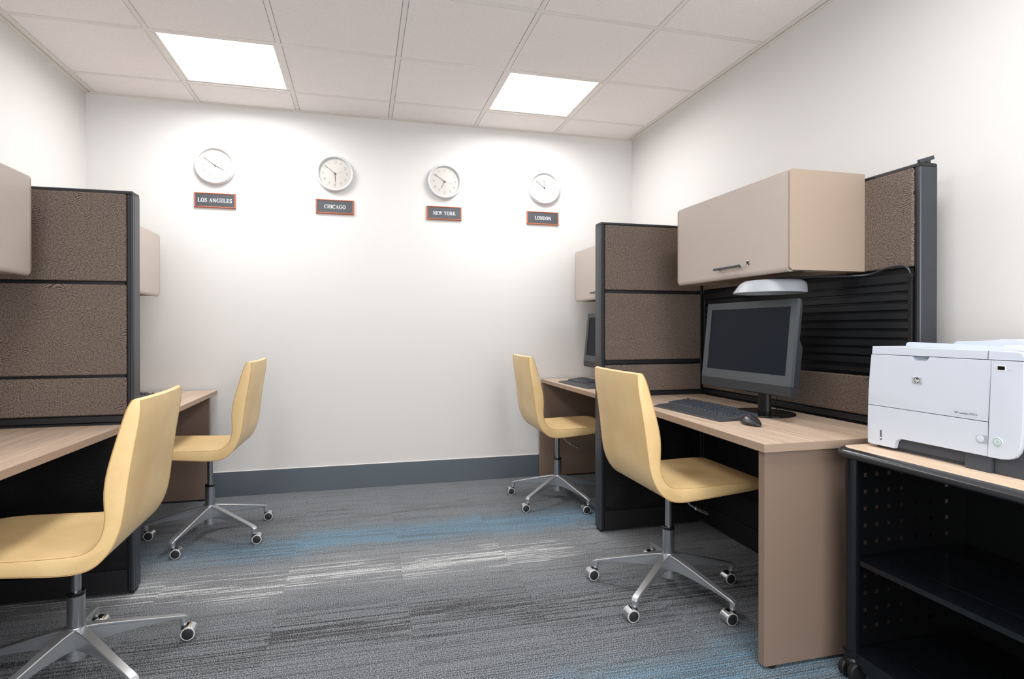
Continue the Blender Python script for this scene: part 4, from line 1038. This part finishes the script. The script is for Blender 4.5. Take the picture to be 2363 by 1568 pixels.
shelf('shelf', 0.385, 1.508, 0.016, 0)
shelf('bottom_shelf', 0.094, 1.500, 0.045, 0)
bm = new(); box(bm, (*L((1.970, 0.404)), 0.09), (*L((1.980, 1.4368)), CZ - 0.034)); finish(bm, 'back_panel', M['cart_in'], t)
bm = new(); box(bm, (*L((1.82, 1.03)), 0.3875), (*L((1.86, 1.033)), 0.425), 0.001, 1); box(bm, (*L((1.82, 1.033)), 0.3875), (*L((1.86, 1.06)), 0.390), 0.001, 1); box(bm, (*L((1.815, 1.055)), 0.3862), (*L((1.865, 1.068)), 0.398), 0.002, 1); finish(bm, 'shelf_bracket', M['handle'], t)
for (px, py) in ((1.505, 1.440), (1.505, 0.40), (1.95, 1.40), (1.95, 0.44)):
    bm = new(); Mc = Matrix.Translation((*L((px, py)), 0.031)) @ Matrix.Rotation(PI / 2, 4, 'X')
    for s_ in (-0.017, 0.017): lathe(bm, [(0, -0.010), (0.028, -0.010), (0.031, -0.006), (0.031, 0.006), (0.028, 0.010), (0, 0.010)], 28, Mc @ Matrix.Translation((0, 0, s_)))
    c_ = finish(bm, 'caster', M['rubber'], t)
    bm = new(); lathe(bm, [(0, 0.05), (0.020, 0.052), (0.022, 0.064), (0.016, 0.0755), (0, 0.0755)], 20, Matrix.Translation((*L((px, py)), 0))); box(bm, (*L((px - 0.018, py - 0.006)), 0.028), (*L((px + 0.018, py + 0.006)), 0.060), 0.002, 1); finish(bm, 'caster_fork', M['black'], c_)

# ------------------------------------------------------------------ laser printer
# local frame: u = distance from the left end (towards the camera, world -y), d = depth into the printer (world +x), w = height
t = thing('laser_printer', 'white office laser printer with dark base on the black cart', 'printer', (1.575, 1.4476, CZ), math.radians(-90.0))
# local x = u, local y = d (world +x), local z = w
PW, PD = 0.440, 0.40
def front(z):       # front face bulge (depth offset)
    return -0.006 * math.sin(PI * min(max(z / 0.30, 0), 1))
def panel(name, poly, y0, y1, mat, parent=t, bev=0.0012):
    bm = new(); prism(bm, poly, y1 - y0, axis=1, a=y0, bev=bev); return finish(bm, name, mat, parent, ang=40)
# side-profile helper for left edge: leans outward towards the bottom
def lx(z): return 0.000 + 0.015 * max(0.0, (z - 0.10) / 0.22) ** 1.5
g = 0.0008
seam1, seam2 = 0.2935, 0.1325
# body core
bm = new(); prism(bm, [(lx(0.012) + 0.004, 0.012), (PW - 0.004, 0.012), (PW - 0.004, 0.30), (lx(0.30) + 0.006, 0.312), (lx(0.2) + 0.004, 0.2), (lx(0.1) + 0.004, 0.1)], PD - 0.012, axis=1, a=0.012); finish(bm, 'core', M['printer_dark'], t)
# top band
panel('top_band', [(lx(seam1) , seam1 + g), (0.348, seam1 + g), (0.350, 0.3175), (lx(0.318), 0.3185)], -0.002, PD - 0.06, M['printer'])
panel('top_band', [(0.3500 + g, seam1 + g), (0.431, seam1 + g), (0.4325, 0.30), (0.429, 0.311), (0.422, 0.3155), (0.3525, 0.3170)], -0.002, PD - 0.06, M['printer'])
# upper front door with grip notch
door_pts = [(lx(seam2), seam2 + g), (0.3525, seam2 + g), (0.3600, seam1 - g), (0.199, seam1 - g)] + [(0.1985, 0.290), (0.195, 0.2835), (0.189, 0.2805), (0.155, 0.2798), (0.149, 0.2828), (0.1455, 0.290)] + [(0.144, seam1 - g)] + [(lx(z) , z) for z in (seam1 - g, 0.27, 0.24, 0.21, 0.18, 0.155)]
door = panel('front_door', door_pts, -0.004, 0.010, M['printer'])
panel('grip_recess', [(0.146, 0.2795), (0.197, 0.2795), (0.197, seam1 - g), (0.146, seam1 - g)], 0.0102, 0.0118, M['printer_recess'], bev=0)
# paper tray front with arch cut-out
arc = [(0.113 - 0.021 * math.cos(math.radians(a)), 0.022 + 0.021 * math.sin(math.radians(a))) for a in (0, 20, 40, 60, 80, 90)]
tray_pts = [(lx(0.011), 0.011), (0.012, 0.010), (0.090, 0.010)] + [(0.092, 0.013)] + arc + [(0.3515, 0.043), (0.3520, seam2 - g), (lx(seam2 - g), seam2 - g), (0.0, 0.076)]
tray = panel('paper_tray', tray_pts, -0.004, 0.010, M['printer'])
# right column
col = [(0.3530, 0.0432), (0.385, 0.0435), (0.403, 0.047)] + [(0.425 + 0.0 * a, 0.0) for a in ()] + [(0.414, 0.054), (0.422, 0.066), (0.4270, 0.082), (0.4300, 0.12), (0.4320, 0.20), (0.4325, seam1 - g), (0.3615, seam1 - g)]
column = panel('control_column', col, -0.006, 0.010, M['printer'])
bm = new(); 
prism(bm, [(0.4328, 0.05), (0.4395, 0.05), (0.4395, 0.30), (0.4345, 0.308)], PD - 0.02, axis=1, a=0.006); finish(bm, 'side_cover', M['printer_shadow'], t)
# left side skin
bm = new(); rings = []
for d_ in (0.006, PD - 0.02): rings.append([bm.verts.new((lx(z) + 0.0002, d_, z)) for z in (0.012, 0.1, 0.15, 0.2, 0.25, seam1, 0.315)] + [bm.verts.new((lx(z) + 0.004, d_, z)) for z in (0.315, seam1, 0.25, 0.2, 0.15, 0.1, 0.012)])
n = len(rings[0])
for i in range(n): bm.faces.new((rings[0][i], rings[0][(i + 1) % n], rings[1][(i + 1) % n], rings[1][i]))
bm.faces.new(rings[0]); bm.faces.new(rings[1]); finish(bm, 'side_cover', M['printer'], t)
# raised output tray rim
panel('output_rim', [(0.085, 0.3187), (0.432, 0.3160), (0.432, 0.322), (0.34, 0.3265), (0.20, 0.3315), (0.10, 0.3330), (0.090, 0.3315), (0.087, 0.326)], 0.045, 0.055, M['printer'])
panel('output_rim', [(0.10, 0.3187), (0.432, 0.3160), (0.432, 0.33), (0.27, 0.343), (0.24, 0.344), (0.225, 0.338), (0.12, 0.336)], 0.20, 0.36, M['printer'], bev=0.003)
panel('output_rim', [(0.345, 0.3187), (0.432, 0.3160), (0.432, 0.328), (0.348, 0.3305)], 0.0555, 0.1995, M['printer'], bev=0.002)
# dark base
panel('base', [(0.011, 0.0), (0.093, 0.0), (0.115, 0.0), (0.40, 0.0), (0.436, 0.0), (0.436, 0.05), (0.4, 0.05), (0.011, 0.05)], 0.022, PD - 0.01, M['printer_dark'], bev=0)
panel('base_block', [(0.292, 0.0005), (0.357, 0.0005), (0.357, 0.0425), (0.292, 0.0425)], 0.001, 0.0218, M['printer_dark'])
panel('base_block', [(0.3585, 0.0005), (0.434, 0.0005), (0.434, 0.08), (0.424, 0.075), (0.412, 0.052), (0.40, 0.0455), (0.3585, 0.0425)], 0.0102, 0.0218, M['printer_dark'])
# badge
bm = new(); prism(bm, rrect(0.149, 0.2145, 0.1785, 0.2335, 0.002, 3), 0.002, axis=1, a=-0.0060, bev=0.0005); bd = finish(bm, 'badge', M['badge'], door)
RXm = Matrix.Rotation(PI / 2, 4, 'X')
bm = new(); lathe(bm, [(0, 0.0), (0.0082, 0.0), (0.0082, 0.0006), (0, 0.0006)], 32, Matrix.Translation((0.1635, -0.0060, 0.224)) @ RXm); finish(bm, 'badge_disc', M['ink'], door)
bm = new(); add_mesh(bm, text_mesh('hp', 0.0140, 0.0003, shear=0.32), Matrix.Translation((0.1632, -0.0070, 0.2238)) @ RXm); finish(bm, 'badge_letters', M['lettering'], door, smooth=False)
# model label
bm = new(); o_ = rrect(0.258, 0.1385, 0.340, 0.1545, 0.002, 3); i_ = rrect(0.2584, 0.1389, 0.3396, 0.1541, 0.0018, 3)
va = [bm.verts.new((x, -0.0043, z)) for x, z in o_]; vb = [bm.verts.new((x, -0.0043, z)) for x, z in i_]
for k in range(len(va)): bm.faces.new((va[k], va[(k + 1) % len(va)], vb[(k + 1) % len(va)], vb[k]))
finish(bm, 'label_outline', M['printer_line'], door, smooth=False)
bm = new(); add_mesh(bm, text_mesh('HP LaserJet P3015', 0.0078, 0.0002), Matrix.Translation((0.2975, -0.0044, 0.1468)) @ RXm); finish(bm, 'label_text', M['ink_pale'], door, smooth=False)
# paper gauge
bm = new(); prism(bm, rrect(0.0445, 0.0265, 0.0492, 0.0585, 0.0023, 5), 0.0006, axis=1, a=-0.0047); finish(bm, 'gauge_slot', M['printer_shadow'], tray)
bm = new(); lathe(bm, [(0, 0), (0.0021, 0), (0.0021, 0.001), (0, 0.0014)], 14, Matrix.Translation((0.04685, -0.0048, 0.0345)) @ RXm); finish(bm, 'gauge_float', M['lettering'], tray)
# round door release in an oval recess
bm = new(); prism(bm, rrect(0.3235, 0.0752, 0.3513, 0.0965, [0.0, 0.0106, 0.0106, 0.0], 8), 0.0005, axis=1, a=-0.0046); finish(bm, 'release_recess', M['printer_recess'], tray)
bm = new(); lathe(bm, [(0, 0), (0.0090, 0), (0.0088, 0.0012), (0.0070, 0.0018), (0, 0.0012)], 28, Matrix.Translation((0.3345, -0.0048, 0.0858)) @ RXm); finish(bm, 'release_button', M['printer'], tray)
# power button
bm = new(); Mp = Matrix.Translation((0.377, -0.0060, 0.0862)) @ RXm
lathe(bm, [(0, 0), (0.0120, 0), (0.0118, 0.0008), (0.0098, 0.0014), (0.0092, 0.0004)], 36, Mp); finish(bm, 'power_bezel', M['printer'], column)
bm = new(); lathe(bm, [(0.0090, 0.0006), (0.0096, 0.0006), (0.0096, 0.0017), (0.0090, 0.0017), (0.0090, 0.0006)], 36, Mp); finish(bm, 'power_ring', M['green'], column)
bm = new(); lathe(bm, [(0, 0.0006), (0.0088, 0.0006), (0.0085, 0.0016), (0, 0.0012)], 32, Mp); finish(bm, 'power_button', M['printer'], column)
bm = new(); 
pth = [(0.377 + 0.0030 * math.cos(math.radians(a)), -0.0076, 0.0858 + 0.0030 * math.sin(math.radians(a))) for a in range(125, 416, 20)]
tube(bm, pth, 0.0003, 5); tube(bm, [(0.377, -0.0076, 0.0858), (0.377, -0.0076, 0.0898)], 0.0003, 5); finish(bm, 'power_symbol', M['green'], column)
# usb port
bm = new(); box(bm, (0.3750, -0.0068, 0.2675), (0.3945, -0.0060, 0.2805), 0.0003, 1); finish(bm, 'usb_frame', M['lettering'], column)
bm = new(); box(bm, (0.3765, -0.0072, 0.2695), (0.3930, -0.0067, 0.2790)); finish(bm, 'usb_port', M['black_gloss'], column)
bm = new(); tube(bm, [(0.4000, -0.0062, 0.2710), (0.4085, -0.0062, 0.2710)], 0.0003, 5); tube(bm, [(0.4025, -0.0062, 0.2710), (0.4050, -0.0062, 0.2732), (0.4070, -0.0062, 0.2732)], 0.0003, 5); tube(bm, [(0.4035, -0.0062, 0.2710), (0.4060, -0.0062, 0.2688), (0.4078, -0.0062, 0.2688)], 0.0003, 5)
lathe(bm, [(0, 0), (0.0009, 0), (0.0009, 0.0004), (0, 0.0004)], 10, Matrix.Translation((0.3998, -0.0060, 0.2710)) @ RXm); finish(bm, 'usb_symbol', M['badge'], column)
